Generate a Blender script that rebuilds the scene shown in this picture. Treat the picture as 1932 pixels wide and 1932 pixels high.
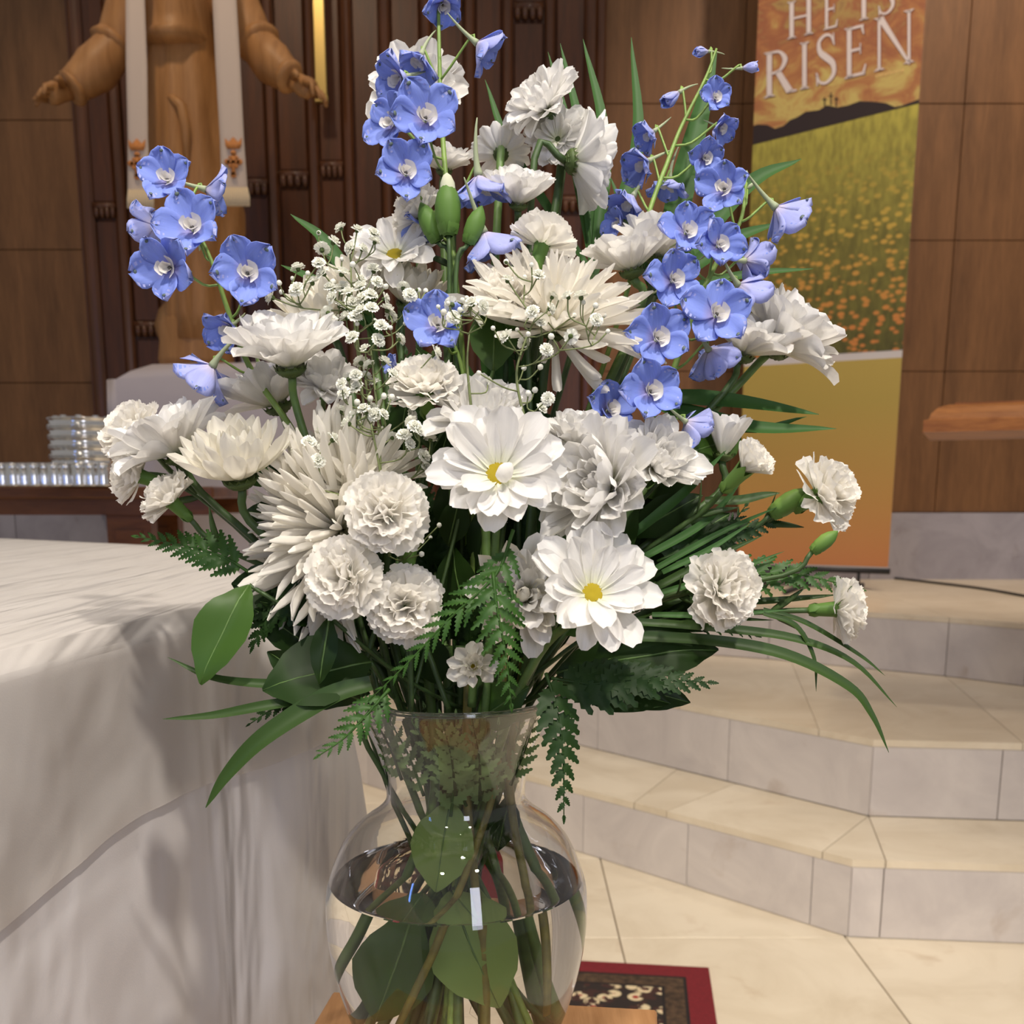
import bpy, math, random
from mathutils import Vector, Matrix, noise

random.seed(7)
scene = bpy.context.scene
for o in list(bpy.data.objects):
    bpy.data.objects.remove(o)

# ------------------------------------------------------------------ camera
F = 1935.0          # focal length in pixels of the 1932 px frame
Y0 = 1288.0         # row of the optical axis (the frame is the upper part of a portrait photo)
PITCH = math.atan((Y0 - 930.0) / F)
HC = 1.10           # camera height above the lower floor
FW = Vector((0, math.cos(PITCH), -math.sin(PITCH)))
UP = Vector((0, math.sin(PITCH), math.cos(PITCH)))
RT = Vector((1, 0, 0))
EYE = Vector((0, 0, HC))
cam_data = bpy.data.cameras.new('camera')
cam = bpy.data.objects.new('camera', cam_data)
scene.collection.objects.link(cam)
cam.location = EYE
cam.rotation_euler = (math.pi / 2 - PITCH, 0, 0)
cam_data.sensor_width = 36
cam_data.lens = 36 * F / 1932
cam_data.shift_y = (Y0 - 966) / 1932
cam_data.clip_start = 0.02
cam_data.dof.use_dof = True
cam_data.dof.focus_distance = 0.58
cam_data.dof.aperture_fstop = 17
scene.camera = cam

# ------------------------------------------------------------------ world, lamps, exposure
w = bpy.data.worlds.new('room_light')
scene.world = w
w.use_nodes = True
w.node_tree.nodes['Background'].inputs[0].default_value = (0.86, 0.82, 0.80, 1)
w.node_tree.nodes['Background'].inputs[1].default_value = 0.31

def lamp(name, loc, target, power, size, color, spot=None, blend=0.5):
    kind = 'SPOT' if spot else 'AREA'
    d = bpy.data.lights.new(name, kind)
    d.energy = power
    d.color = color
    if spot:
        d.spot_size = math.radians(spot)
        d.spot_blend = blend
        d.shadow_soft_size = size
    else:
        d.shape = 'DISK'
        d.size = size
    o = bpy.data.objects.new(name, d)
    scene.collection.objects.link(o)
    o.location = loc
    o.rotation_euler = (Vector(target) - Vector(loc)).to_track_quat('-Z', 'Y').to_euler()
    return o

WARM = (1.0, 0.86, 0.68)
KEY = (1.0, 0.92, 0.82)
WARM2 = (1.0, 0.76, 0.50)
COOL = (0.80, 0.83, 1.0)
# ceiling downlights over the front of the sanctuary, aimed at altar and flowers
lamp('ceiling_downlight', (0.9, -0.9, 3.6), (-0.05, 0.6, 1.1), 275, 0.08, KEY, spot=58)
lamp('ceiling_downlight', (-0.6, -1.3, 3.8), (-0.05, 0.6, 1.1), 250, 0.08, KEY, spot=58)
lamp('ceiling_downlight', (0.25, -0.2, 4.0), (-0.05, 0.65, 1.0), 95, 0.08, KEY, spot=60)
lamp('ceiling_downlight', (1.3, 1.2, 4.2), (1.2, 2.6, 0.1), 150, 0.12, WARM, spot=75)
lamp('ceiling_downlight', (-1.4, 1.0, 4.2), (-0.9, 1.4, 1.0), 60, 0.12, WARM, spot=70)
# lamps washing the back of the sanctuary
lamp('ceiling_downlight', (-1.2, 2.6, 5.2), (-1.25, 4.6, 2.4), 150, 0.14, WARM2, spot=60)
lamp('ceiling_downlight', (2.4, 3.0, 5.4), (2.5, 5.4, 2.4), 420, 0.14, (1.0, 0.80, 0.62), spot=70)
lamp('ceiling_downlight', (0.4, 3.2, 5.4), (0.1, 5.6, 2.4), 36, 0.14, WARM2, spot=70)
lamp('ceiling_downlight', (2.2, 3.2, 4.6), (1.6, 3.8, 0.5), 70, 0.14, WARM, spot=70)
# daylight of the nave windows, behind the camera
wl = lamp('window_daylight', (1.5, -3.6, 2.3), (0.3, 2.0, 0.8), 46, 0.7, COOL)
wl.data.shape = 'RECTANGLE'
wl.data.size_y = 2.2
bl_ = lamp('blue_glint_lamp', (-2.6, -2.4, 2.2), (-1.3, 3.4, 1.2), 14, 0.10, (0.16, 0.34, 1.0))  # unseen blue strip lamp, added for blue reflections in the chrome
bl_.data.shape = 'RECTANGLE'
bl_.data.size_y = 2.0

scene.view_settings.view_transform = 'Standard'
scene.view_settings.look = 'None'
scene.view_settings.gamma = 1
scene.view_settings.use_curve_mapping = False
scene.view_settings.exposure = 0.0
scene.cycles.max_bounces = 12
scene.cycles.transmission_bounces = 12
scene.cycles.diffuse_bounces = 3
scene.cycles.glossy_bounces = 4
scene.cycles.sample_clamp_indirect = 6
scene.cycles.adaptive_threshold = 0.035

# ------------------------------------------------------------------ helpers
col = scene.collection
R = random.Random(11)

def ray(x, y):
    return RT * ((x - 966) / F) + UP * (-(y - Y0) / F) + FW
def at(x, y, d):
    return EYE + ray(x, y) * d
def onz(x, y, z):
    r = ray(x, y)
    return EYE + r * ((z - HC) / r.z)
def onY(x, y, Y):
    r = ray(x, y)
    return EYE + r * (Y / r.y)
def cdir(x, u, t):
    return (RT * x + UP * u - FW * t).normalized()
def metres(px, d):
    return px * d / F

def srgb(r, g, b):
    def c(v):
        v /= 255
        return v / 12.92 if v <= 0.04045 else ((v + 0.055) / 1.055) ** 2.4
    return (c(r), c(g), c(b), 1)

class N:
    """small wrapper round a node tree"""
    def __init__(self, name):
        self.m = bpy.data.materials.new(name)
        self.m.use_nodes = True
        self.t = self.m.node_tree
        self.t.nodes.clear()
        self.out = self.t.nodes.new('ShaderNodeOutputMaterial')
    def n(self, kind, **kw):
        nd = self.t.nodes.new(kind)
        for k, v in kw.items():
            if k.startswith('_'):
                setattr(nd, k[1:], v)
            else:
                s = nd.inputs[int(k[1:])] if k[0] == 'i' and k[1:].isdigit() else nd.inputs[k.replace('__', ' ')]
                if hasattr(v, 'is_linked'):
                    self.t.links.new(v, s)
                else:
                    s.default_value = v
        return nd
    def link(self, a, b):
        self.t.links.new(a, b)
    def surf(self, sock):
        self.t.links.new(sock, self.out.inputs[0])
        return self.m
    def ramp(self, fac, stops):
        r = self.n('ShaderNodeValToRGB')
        self.link(fac, r.inputs[0])
        e = r.color_ramp.elements
        while len(e) < len(stops):
            e.new(0.5)
        for k, (p, c) in enumerate(stops):
            e[k].position = p
            e[k].color = c
        return r.outputs[0]
    def coords(self, which='Object', scale=(1, 1, 1), rot=(0, 0, 0)):
        tc = self.n('ShaderNodeTexCoord')
        mp = self.n('ShaderNodeMapping')
        mp.inputs['Scale'].default_value = scale
        mp.inputs['Rotation'].default_value = rot
        self.link(tc.outputs[which], mp.inputs[0])
        return mp.outputs[0]
    def world(self, scale=(1, 1, 1), rot=(0, 0, 0)):
        g = self.n('ShaderNodeNewGeometry')
        mp = self.n('ShaderNodeMapping')
        mp.inputs['Scale'].default_value = scale
        mp.inputs['Rotation'].default_value = rot
        self.link(g.outputs['Position'], mp.inputs[0])
        return mp.outputs[0]
    def noise(self, vec, scale=5, detail=4, rough=0.5, dist=0.0):
        nn = self.n('ShaderNodeTexNoise')
        self.link(vec, nn.inputs['Vector'])
        nn.inputs['Scale'].default_value = scale
        nn.inputs['Detail'].default_value = detail
        nn.inputs['Roughness'].default_value = rough
        nn.inputs['Distortion'].default_value = dist
        return nn.outputs['Fac']
    def bump(self, h, strength=0.3, dist=0.01):
        b = self.n('ShaderNodeBump')
        b.inputs['Strength'].default_value = strength
        b.inputs['Distance'].default_value = dist
        self.link(h, b.inputs['Height'])
        return b.outputs[0]

def plain(name, color, rough=0.5, metal=0.0, spec=0.5, noise_scale=None, amount=0.15, bump=0.0, coat=0.0):
    k = N(name)
    b = k.n('ShaderNodeBsdfPrincipled', Roughness=rough, Metallic=metal)
    b.inputs['Specular IOR Level'].default_value = spec
    b.inputs['Coat Weight'].default_value = coat
    if noise_scale:
        v = k.coords('Object')
        f = k.noise(v, noise_scale)
        lo = tuple(c * (1 - amount) for c in color[:3]) + (1,)
        hi = tuple(min(1, c * (1 + amount)) for c in color[:3]) + (1,)
        k.link(k.ramp(f, [(0.3, lo), (0.7, hi)]), b.inputs['Base Color'])
        if bump:
            k.link(k.bump(f, bump, 0.002), b.inputs['Normal'])
    else:
        b.inputs['Base Color'].default_value = color
    return k.surf(b.outputs[0])

def thin(name, tip, base, trans=0.3, rough=0.55, axis=0, veins=0.0, spec=0.25):
    """petal or leaf: diffuse + translucent, colour runs from base to tip along the petal's own length"""
    k = N(name)
    tc = k.n('ShaderNodeTexCoord')
    sp = k.n('ShaderNodeSeparateXYZ')
    k.link(tc.outputs['Object'], sp.inputs[0])
    c = k.ramp(sp.outputs[axis], [(0.02, base), (0.38, tip)])
    if veins:
        nz = k.noise(k.coords('Object', (1.5, 16, 1)), 2.2, 3)
        mx = k.n('ShaderNodeMixRGB', _blend_type='MULTIPLY')
        mx.inputs[0].default_value = veins
        k.link(c, mx.inputs[1])
        k.link(k.ramp(nz, [(0.35, (0.6, 0.6, 0.6, 1)), (0.65, (1, 1, 1, 1))]), mx.inputs[2])
        c = mx.outputs[0]
    b = k.n('ShaderNodeBsdfPrincipled', Roughness=rough)
    b.inputs['Specular IOR Level'].default_value = spec
    k.link(c, b.inputs['Base Color'])
    t = k.n('ShaderNodeBsdfTranslucent')
    k.link(c, t.inputs['Color'])
    m = k.n('ShaderNodeMixShader')
    m.inputs[0].default_value = trans
    k.link(b.outputs[0], m.inputs[1])
    k.link(t.outputs[0], m.inputs[2])
    return k.surf(m.outputs[0])

def wood(name, c1, c2, scale=(1, 1, 8), rough=0.5, grain=6.0, coat=0.0, spec=0.4, bump=0.15):
    k = N(name)
    v = k.world(scale)
    a = k.noise(v, grain, 6, 0.6, 0.6)
    b2 = k.noise(v, grain * 6, 3, 0.6)
    mx = k.n('ShaderNodeMath', _operation='MULTIPLY_ADD', i0=b2, i1=0.35, i2=a)
    b = k.n('ShaderNodeBsdfPrincipled', Roughness=rough)
    b.inputs['Coat Weight'].default_value = coat
    b.inputs['Specular IOR Level'].default_value = spec
    k.link(k.ramp(mx.outputs[0], [(0.45, c1), (0.85, c2)]), b.inputs['Base Color'])
    k.link(k.bump(mx.outputs[0], bump, 0.003), b.inputs['Normal'])
    return k.surf(b.outputs[0])

def marble(name, c1, c2, stain, rough=0.35):
    k = N(name)
    v = k.world((1, 1, 1))
    oi = k.n('ShaderNodeObjectInfo')
    ad = k.n('ShaderNodeVectorMath', _operation='ADD')
    sc_ = k.n('ShaderNodeMath', _operation='MULTIPLY', i0=oi.outputs['Random'], i1=7.0)
    k.link(v, ad.inputs[0])
    k.link(sc_.outputs[0], ad.inputs[1])
    a = k.noise(ad.outputs[0], 3.2, 8, 0.62, 1.2)
    s = k.noise(ad.outputs[0], 7.5, 4, 0.55, 0.4)
    base = k.ramp(a, [(0.32, c1), (0.62, c2)])
    mx = k.n('ShaderNodeMixRGB', _blend_type='MIX')
    k.link(k.ramp(s, [(0.62, (0, 0, 0, 1)), (0.78, (0.55, 0.55, 0.55, 1))]), mx.inputs[0])
    k.link(base, mx.inputs[1])
    mx.inputs[2].default_value = stain
    b = k.n('ShaderNodeBsdfPrincipled', Roughness=rough)
    b.inputs['Specular IOR Level'].default_value = 0.35
    k.link(mx.outputs[0], b.inputs['Base Color'])
    return k.surf(b.outputs[0])

# ---- mesh plumbing
def mesh(name, verts, faces, mats, smooth=True, mi=None, uvs=None):
    me = bpy.data.meshes.new(name)
    me.from_pydata([tuple(v) for v in verts], [], faces)
    for m in (mats if isinstance(mats, (list, tuple)) else [mats]):
        me.materials.append(m)
    if smooth:
        me.polygons.foreach_set('use_smooth', [True] * len(me.polygons))
    if mi:
        me.polygons.foreach_set('material_index', mi)
    me.update()
    return me
def ob(name, data, parent=None, M=None):
    o = bpy.data.objects.new(name, data)
    col.objects.link(o)
    if parent:
        o.parent = parent
    if M is not None:
        o.matrix_basis = M
    return o
def tag(o, label=None, cat=None, group=None, kind=None):
    if label: o['label'] = label
    if cat: o['category'] = cat
    if group: o['group'] = group
    if kind: o['kind'] = kind
    return o
def root(name, loc, label, cat, group=None):
    o = ob(name, None)
    o.location = loc
    return tag(o, label, cat, group)

class MB:
    def __init__(self):
        self.v, self.f, self.m = [], [], []
    def add(self, v, f, mi=0):
        k = len(self.v)
        self.v += [Vector(p) for p in v]
        self.f += [tuple(i + k for i in q) for q in f]
        self.m += [mi] * len(f)
        return self
    def box(self, lo, hi, mi=0, M=None):
        x0, y0, z0 = lo; x1, y1, z1 = hi
        v = [Vector(p) for p in ((x0,y0,z0),(x1,y0,z0),(x1,y1,z0),(x0,y1,z0),(x0,y0,z1),(x1,y0,z1),(x1,y1,z1),(x0,y1,z1))]
        if M: v = [M @ p for p in v]
        return self.add(v, [(3,2,1,0),(4,5,6,7),(0,1,5,4),(1,2,6,5),(2,3,7,6),(3,0,4,7)], mi)
    def bbox(self, lo, hi, b, mi=0):
        """box with chamfered edges (vertical and top)"""
        x0, y0, z0 = lo; x1, y1, z1 = hi
        def ring(i, z):
            return [(x0+i,y0+b,z),(x0+b,y0+i,z),(x1-b,y0+i,z),(x1-i,y0+b,z),(x1-i,y1-b,z),(x1-b,y1-i,z),(x0+b,y1-i,z),(x0+i,y1-b,z)]
        rs = [ring(b, z0), ring(0, z0+b), ring(0, z1-b), ring(b, z1)]
        v = [p for r_ in rs for p in r_]
        f = [tuple(range(7, -1, -1)), tuple(range(24, 32))]
        for k in range(3):
            for j in range(8):
                f.append((k*8+j, k*8+(j+1) % 8, (k+1)*8+(j+1) % 8, (k+1)*8+j))
        return self.add(v, f, mi)
    def prism(self, poly, z0, z1, mi=0):
        n = len(poly)
        v = [(p[0], p[1], z0) for p in poly] + [(p[0], p[1], z1) for p in poly]
        f = [tuple(range(n-1, -1, -1)), tuple(range(n, 2*n))]
        f += [(i, (i+1) % n, n+(i+1) % n, n+i) for i in range(n)]
        return self.add(v, f, mi)
    def tube(self, pts, rad, n=6, mi=0, caps=True, flat=None):
        v, f = tube(pts, rad, n, caps, flat)
        return self.add(v, f, mi)
    def lathe(self, prof, n=16, mi=0, M=None, jitter=0):
        v, f = lathe(prof, n, jitter)
        if M: v = [M @ p for p in v]
        return self.add(v, f, mi)
    def build(self, name, mats, parent=None, M=None, smooth=True):
        return ob(name, mesh(name, self.v, self.f, mats, smooth, self.m), parent, M)

def frames(pts):
    pts = [Vector(p) for p in pts]
    out = []
    ref = Vector((0.31, 0.2, 0.93))
    t0 = (pts[1] - pts[0]).normalized()
    if abs(t0.dot(ref)) > 0.95: ref = Vector((1, 0.1, 0))
    nrm = (ref - t0 * ref.dot(t0)).normalized()
    for i, p in enumerate(pts):
        a = pts[max(0, i-1)]; b = pts[min(len(pts)-1, i+1)]
        t = (b - a).normalized() if (b - a).length > 1e-9 else t0
        nrm = (nrm - t * nrm.dot(t))
        nrm = nrm.normalized() if nrm.length > 1e-6 else t.orthogonal().normalized()
        out.append((p, t, nrm, t.cross(nrm)))
    return out
def tube(pts, rad, n=6, caps=True, flat=None):
    fr = frames(pts)
    if not isinstance(rad, (list, tuple)): rad = [rad] * len(fr)
    v, f = [], []
    for (p, t, a, b), r in zip(fr, rad):
        for j in range(n):
            an = 2 * math.pi * j / n
            v.append(p + a * (math.cos(an) * r) + b * (math.sin(an) * r * (flat or 1)))
    for i in range(len(fr) - 1):
        for j in range(n):
            f.append((i*n+j, i*n+(j+1) % n, (i+1)*n+(j+1) % n, (i+1)*n+j))
    if caps:
        f.append(tuple(range(n-1, -1, -1)))
        k = (len(fr)-1)*n
        f.append(tuple(range(k, k+n)))
    return v, f
def lathe(prof, n=16, jitter=0):
    v, f = [], []
    for r, z in prof:
        for j in range(n):
            an = 2 * math.pi * j / n
            rr = r * (1 + R.uniform(-jitter, jitter))
            v.append(Vector((rr * math.cos(an), rr * math.sin(an), z)))
    for i in range(len(prof) - 1):
        for j in range(n):
            f.append((i*n+j, i*n+(j+1) % n, (i+1)*n+(j+1) % n, (i+1)*n+j))
    return v, f
def smooth_path(pts, k=4):
    """Catmull-Rom through points"""
    pts = [Vector(p) for p in pts]
    if len(pts) < 3:
        a, b = pts
        return [a.lerp(b, i / (k * 2)) for i in range(k * 2 + 1)]
    P = [pts[0] * 2 - pts[1]] + pts + [pts[-1] * 2 - pts[-2]]
    out = []
    for i in range(1, len(P) - 2):
        p0, p1, p2, p3 = P[i-1], P[i], P[i+1], P[i+2]
        for j in range(k):
            t = j / k
            out.append(0.5 * ((2*p1) + (p2-p0)*t + (2*p0-5*p1+4*p2-p3)*t*t + (3*p1-p0-3*p2+p3)*t*t*t))
    out.append(pts[-1])
    return out
def interp(prof, u):
    for (a, wa), (b, wb) in zip(prof, prof[1:]):
        if u <= b:
            t = (u - a) / (b - a)
            t = t * t * (3 - 2 * t) * 0.5 + t * 0.5
            return wa + (wb - wa) * t
    return prof[-1][1]
def basis(z, spin=0.0, ref=None):
    """rotation matrix whose local z points along z"""
    z = Vector(z).normalized()
    r = Vector(ref) if ref is not None else (UP if abs(z.dot(UP)) < 0.9 else FW)
    x = (r - z * r.dot(z)).normalized()
    y = z.cross(x)
    m = Matrix((x, y, z)).transposed().to_4x4()
    return m @ Matrix.Rotation(spin, 4, 'Z')
def S3(a, b=None, c=None):
    b = a if b is None else b
    c = a if c is None else c
    return Matrix.Diagonal((a, b, c, 1))
RX = lambda a: Matrix.Rotation(a, 4, 'X')
RY = lambda a: Matrix.Rotation(a, 4, 'Y')
RZ = lambda a: Matrix.Rotation(a, 4, 'Z')
T = Matrix.Translation
rad = math.radians
# ------------------------------------------------------------------ materials of the setting
M_floor = marble('cream_marble', srgb(210, 195, 170), srgb(227, 214, 191), srgb(186, 160, 130), 0.30)
M_riser = marble('cool_lit_marble', srgb(196, 188, 184), srgb(214, 206, 200), srgb(168, 148, 130), 0.40)  # cool light on the upright faces is put into this grey
M_base = marble('pale_grey_marble', srgb(150, 146, 154), srgb(172, 168, 176), srgb(118, 108, 104), 0.35)
M_grout = plain('grout', srgb(150, 132, 112), 0.9, noise_scale=40)
M_veneer = wood('wall_veneer', srgb(100, 68, 38), srgb(130, 91, 55), (3, 1, 0.35), 0.55, 5.0, bump=0.05)
M_dark = wood('dark_reredos_wood', srgb(64, 35, 16), srgb(90, 50, 24), (5, 1, 0.4), 0.38, 5.0, coat=0.15)
M_edge = wood('mullion_wood', srgb(70, 40, 20), srgb(100, 60, 32), (5, 1, 0.4), 0.28, 5.0, coat=0.3)
M_statue = wood('carved_limewood', srgb(150, 104, 58), srgb(182, 132, 80), (6, 1, 0.5), 0.5, 5.0, bump=0.1)
M_table = wood('brown_table_wood', srgb(86, 48, 22), srgb(120, 72, 36), (0.5, 3, 3), 0.35, 6.0, coat=0.2)
M_oak = wood('oak', srgb(150, 106, 66), srgb(186, 140, 96), (14, 1.2, 6), 0.5, 3.0)
M_lectern = wood('lectern_oak', srgb(140, 82, 34), srgb(186, 120, 60), (1.5, 2, 9), 0.35, 4.0, coat=0.2)
M_gold = plain('brass', srgb(216, 188, 118), 0.28, 1.0)
M_chrome = plain('polished_chrome', (0.85, 0.84, 0.82, 1), 0.12, 1.0)
M_black = plain('black_plastic', (0.015, 0.015, 0.017, 1), 0.5)

def cloth_mat(name, color, rough=0.85, weave=0.15, wrinkle=0.0, trans=0.12, alpha=1.0, wr_scale=(1, 1, 1), wr_rot=(0, 0, 0)):
    k = N(name)
    b = k.n('ShaderNodeBsdfPrincipled', Roughness=rough)
    b.inputs['Base Color'].default_value = color
    b.inputs['Specular IOR Level'].default_value = 0.2
    h = k.noise(k.world((1, 1, 1)), 900, 2)
    bn = k.n('ShaderNodeBump')
    bn.inputs['Strength'].default_value = weave
    bn.inputs['Distance'].default_value = 0.0006
    k.link(h, bn.inputs['Height'])
    if wrinkle:
        h2 = k.noise(k.world(wr_scale, wr_rot), 7, 3, 0.5, 0.3)
        b2 = k.n('ShaderNodeBump')
        b2.inputs['Strength'].default_value = wrinkle
        b2.inputs['Distance'].default_value = 0.035
        k.link(h2, b2.inputs['Height'])
        k.link(b2.outputs[0], bn.inputs['Normal'])
    k.link(bn.outputs[0], b.inputs['Normal'])
    sh = b.outputs[0]
    if trans:
        t = k.n('ShaderNodeBsdfTranslucent')
        t.inputs[0].default_value = color
        m = k.n('ShaderNodeMixShader')
        m.inputs[0].default_value = trans
        k.link(sh, m.inputs[1]); k.link(t.outputs[0], m.inputs[2])
        sh = m.outputs[0]
    if alpha < 1:
        t = k.n('ShaderNodeBsdfTransparent')
        m = k.n('ShaderNodeMixShader')
        m.inputs[0].default_value = alpha
        k.link(t.outputs[0], m.inputs[1]); k.link(sh, m.inputs[2])
        sh = m.outputs[0]
    return k.surf(sh)

M_linen = cloth_mat('white_linen', srgb(218, 213, 211), wrinkle=1.0, wr_scale=(3.6, 0.35, 0.5), wr_rot=(0, 0, rad(4)))
M_sheer = cloth_mat('sheer_linen', srgb(210, 204, 198), alpha=0.8, trans=0.2, wrinkle=1.0, wr_scale=(3.6, 0.35, 0.5), wr_rot=(0, 0, rad(4)))
M_pedcloth = cloth_mat('pedestal_linen', srgb(214, 206, 210), wrinkle=0.15)
M_stole = cloth_mat('cream_brocade', srgb(214, 196, 180), weave=0.4, trans=0)
M_fringe = cloth_mat('cream_fringe', srgb(226, 206, 172), weave=0.5, trans=0)
M_embro = plain('orange_embroidery', srgb(206, 132, 66), 0.6, noise_scale=60)

# ------------------------------------------------------------------ floor, steps, walls
Z1, Z2, Z3 = 0.205, 0.426, 0.647
YW = 5.5
floor = MB().box((-4.5, -2.0, -0.06), (4.5, 5.5, -0.012)).build('floor', M_grout, smooth=False)
tag(floor, 'grout bed beneath the cream marble floor slabs', kind='structure')
TX, TY, TS = 0.27, 2.42, 0.57
slab_data = mesh('slab', MB().bbox((0.0015, 0.0015, -0.012), (TS - 0.0015, TS - 0.0015, 0), 0.0015).v,
                 MB().bbox((0.0015, 0.0015, -0.012), (TS - 0.0015, TS - 0.0015, 0), 0.0015).f, M_floor, False)
for i in range(-8, 7):
    for j in range(-4, 5):
        ob('slab', slab_data, floor, T((TX + i * TS, TY + j * TS, 0)))

S1 = [(-1.3, 4.52), (0.22, 3.035), (0.845, 2.423), (1.26, 2.385), (3.4, 2.19)]
S2 = [(-1.0, 4.95), (0.545, 3.27), (1.004, 2.771), (1.40, 2.73), (3.4, 2.52)]
S3P = [(-1.0, 5.2), (0.2, 4.62), (1.055, 4.173), (1.619, 3.776), (1.815, 3.573), (3.4, 2.95)]
def back(poly):
    return poly + [(3.4, YW), (poly[0][0], YW)]
def inset(poly, d):
    out = []
    for i, p in enumerate(poly):
        a = Vector(poly[max(0, i-1)]); b = Vector(poly[min(len(poly)-1, i+1)])
        t = (b - a).normalized()
        n = Vector((-t.y, t.x))
        out.append((p[0] + n.x * d, p[1] + n.y * d))
    return out
def lerp2(a, b, t):
    return (a[0] + (b[0]-a[0]) * t, a[1] + (b[1]-a[1]) * t)
def riser(parent, a, b, z0, z1):
    """one upright marble slab between plan points a and b"""
    a, b = Vector(a), Vector(b)
    t = (b - a).normalized()
    n = Vector((-t.y, t.x))
    g = 0.0015
    a2, b2 = a + t * g, b - t * g
    MB().prism([a2, b2, b2 + n * 0.02, a2 + n * 0.02], z0 + 0.002, z1 - 0.021).build('riser_slab', M_riser, parent, smooth=False)
def tread(parent, poly, z):
    c = Vector((sum(p[0] for p in poly) / len(poly), sum(p[1] for p in poly) / len(poly)))
    q = [Vector(p) + (c - Vector(p)).normalized() * 0.002 for p in poly]
    MB().prism([(p.x, p.y) for p in q], z - 0.02, z).build('tread_slab', M_floor, parent, smooth=False)
st1 = MB().prism(inset(back(S1)[:5], 0.012) + [(3.4, YW), (-1.3, YW)], -0.01, Z1 - 0.012).build('floor_step_lower', M_grout, smooth=False)
st2 = MB().prism(inset(back(S2)[:5], 0.012) + [(3.4, YW), (-1.0, YW)], Z1 - 0.011, Z2 - 0.012).build('floor_step_middle', M_grout, smooth=False)
st3 = MB().prism(inset(S3P, 0.012) + [(3.4, YW), (-1.0, YW)], Z2 - 0.011, Z3 - 0.012).build('floor_landing', M_grout, smooth=False)
for s, l in ((st1, 'lowest marble step'), (st2, 'middle marble step'), (st3, 'marble landing before the back wall')):
    tag(s, l, kind='structure')
def xy(px, py, z):
    p = onz(px, py, z)
    return (p.x, p.y)
# risers, cut where the photograph shows joints
r1 = [S1[0], (-0.55, 3.787), S1[1], xy(1297, 1542, Z1), xy(1535, 1603, Z1), S1[2], xy(1671, 1626, Z1), (1.52, 2.36), (2.2, 2.30), S1[4]]
r2 = [S2[0], (-0.3, 4.19), (0.30, 3.53), xy(1382, 1344, Z2), S2[2], xy(1893, 1401, Z2), (1.95, 2.67), (2.6, 2.60), S2[4]]
r3 = [S3P[0], S3P[1], (0.62, 4.40), S3P[2], S3P[3], S3P[4], (2.5, 3.30), S3P[5]]
def snap(p, poly):
    best = None
    for a, b in zip(poly, poly[1:]):
        a, b, q = Vector(a), Vector(b), Vector(p)
        t = max(0, min(1, (q - a).dot(b - a) / (b - a).length_squared))
        c = a.lerp(b, t)
        if best is None or (c - q).length < best[0]: best = ((c - q).length, (c.x, c.y))
    return best[1]
for st, rr, poly, z0, z1 in ((st1, r1, S1, 0, Z1), (st2, r2, S2, Z1, Z2), (st3, r3, S3P, Z2, Z3)):
    rr = [snap(p, poly) for p in rr]
    for a, b in zip(rr, rr[1:]):
        riser(st, a, b, z0, z1)
# treads
def between(poly, a, b):
    """points of poly strictly between a and b by x"""
    return [p for p in poly if a[0] + 1e-3 < p[0] < b[0] - 1e-3]
def treads(st, inner, outer, cuts, z):
    for (i0, o0), (i1, o1) in zip(cuts, cuts[1:]):
        poly = [o0] + between(outer, o0, o1) + [o1] + ([i1] if (Vector(i1) - Vector(o1)).length > 1e-4 else []) + list(reversed(between(inner, i0, i1)))
        if (Vector(i0) - Vector(i1)).length > 1e-3: poly.append(i0)
        tread(st, poly, z)
c1 = [(S2[0], S1[0]), ((-0.35, 4.24), (-0.5, 3.74)), (S2[1], (0.36, 2.90)), (xy(1382, 1480, Z1), xy(1258, 1530, Z1)),
      (S2[2], xy(1552, 1607, Z1)), (S2[2], xy(1672, 1625, Z1)), ((1.75, 2.69), (1.62, 2.35)), ((2.6, 2.6), (2.5, 2.27)), (S2[4], S1[4])]
c1 = [(snap(a, S2), snap(b, S1)) for a, b in c1]
treads(st1, S2, S1, c1, Z1)
c2 = [(S3P[0], S2[0]), ((0.0, 4.72), (-0.25, 4.13)), ((0.62, 4.40), S2[1]), (xy(1487, 1250, Z2), xy(1547, 1376, Z2)),
      (xy(1783, 1276, Z2), (1.40, 2.73)), ((2.2, 3.42), (2.0, 2.67)), (S3P[5], S2[4])]
c2 = [(snap(a, S3P), snap(b, S2)) for a, b in c2]
treads(st2, S3P, S2, c2, Z2)
BL_ = [(-1.0, YW - 0.02), (0.0, YW - 0.02), (0.9, YW - 0.02), (1.75, YW - 0.02), (2.6, YW - 0.02), (3.4, YW - 0.02)]
c3 = [(BL_[0], S3P[0]), (BL_[1], S3P[1]), (BL_[2], S3P[2]), (BL_[3], S3P[3]), (BL_[4], (2.4, 3.34)), (BL_[5], S3P[5])]
c3 = [(snap(a, BL_), snap(b, S3P)) for a, b in c3]
treads(st3, BL_, S3P, c3, Z3)

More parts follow.
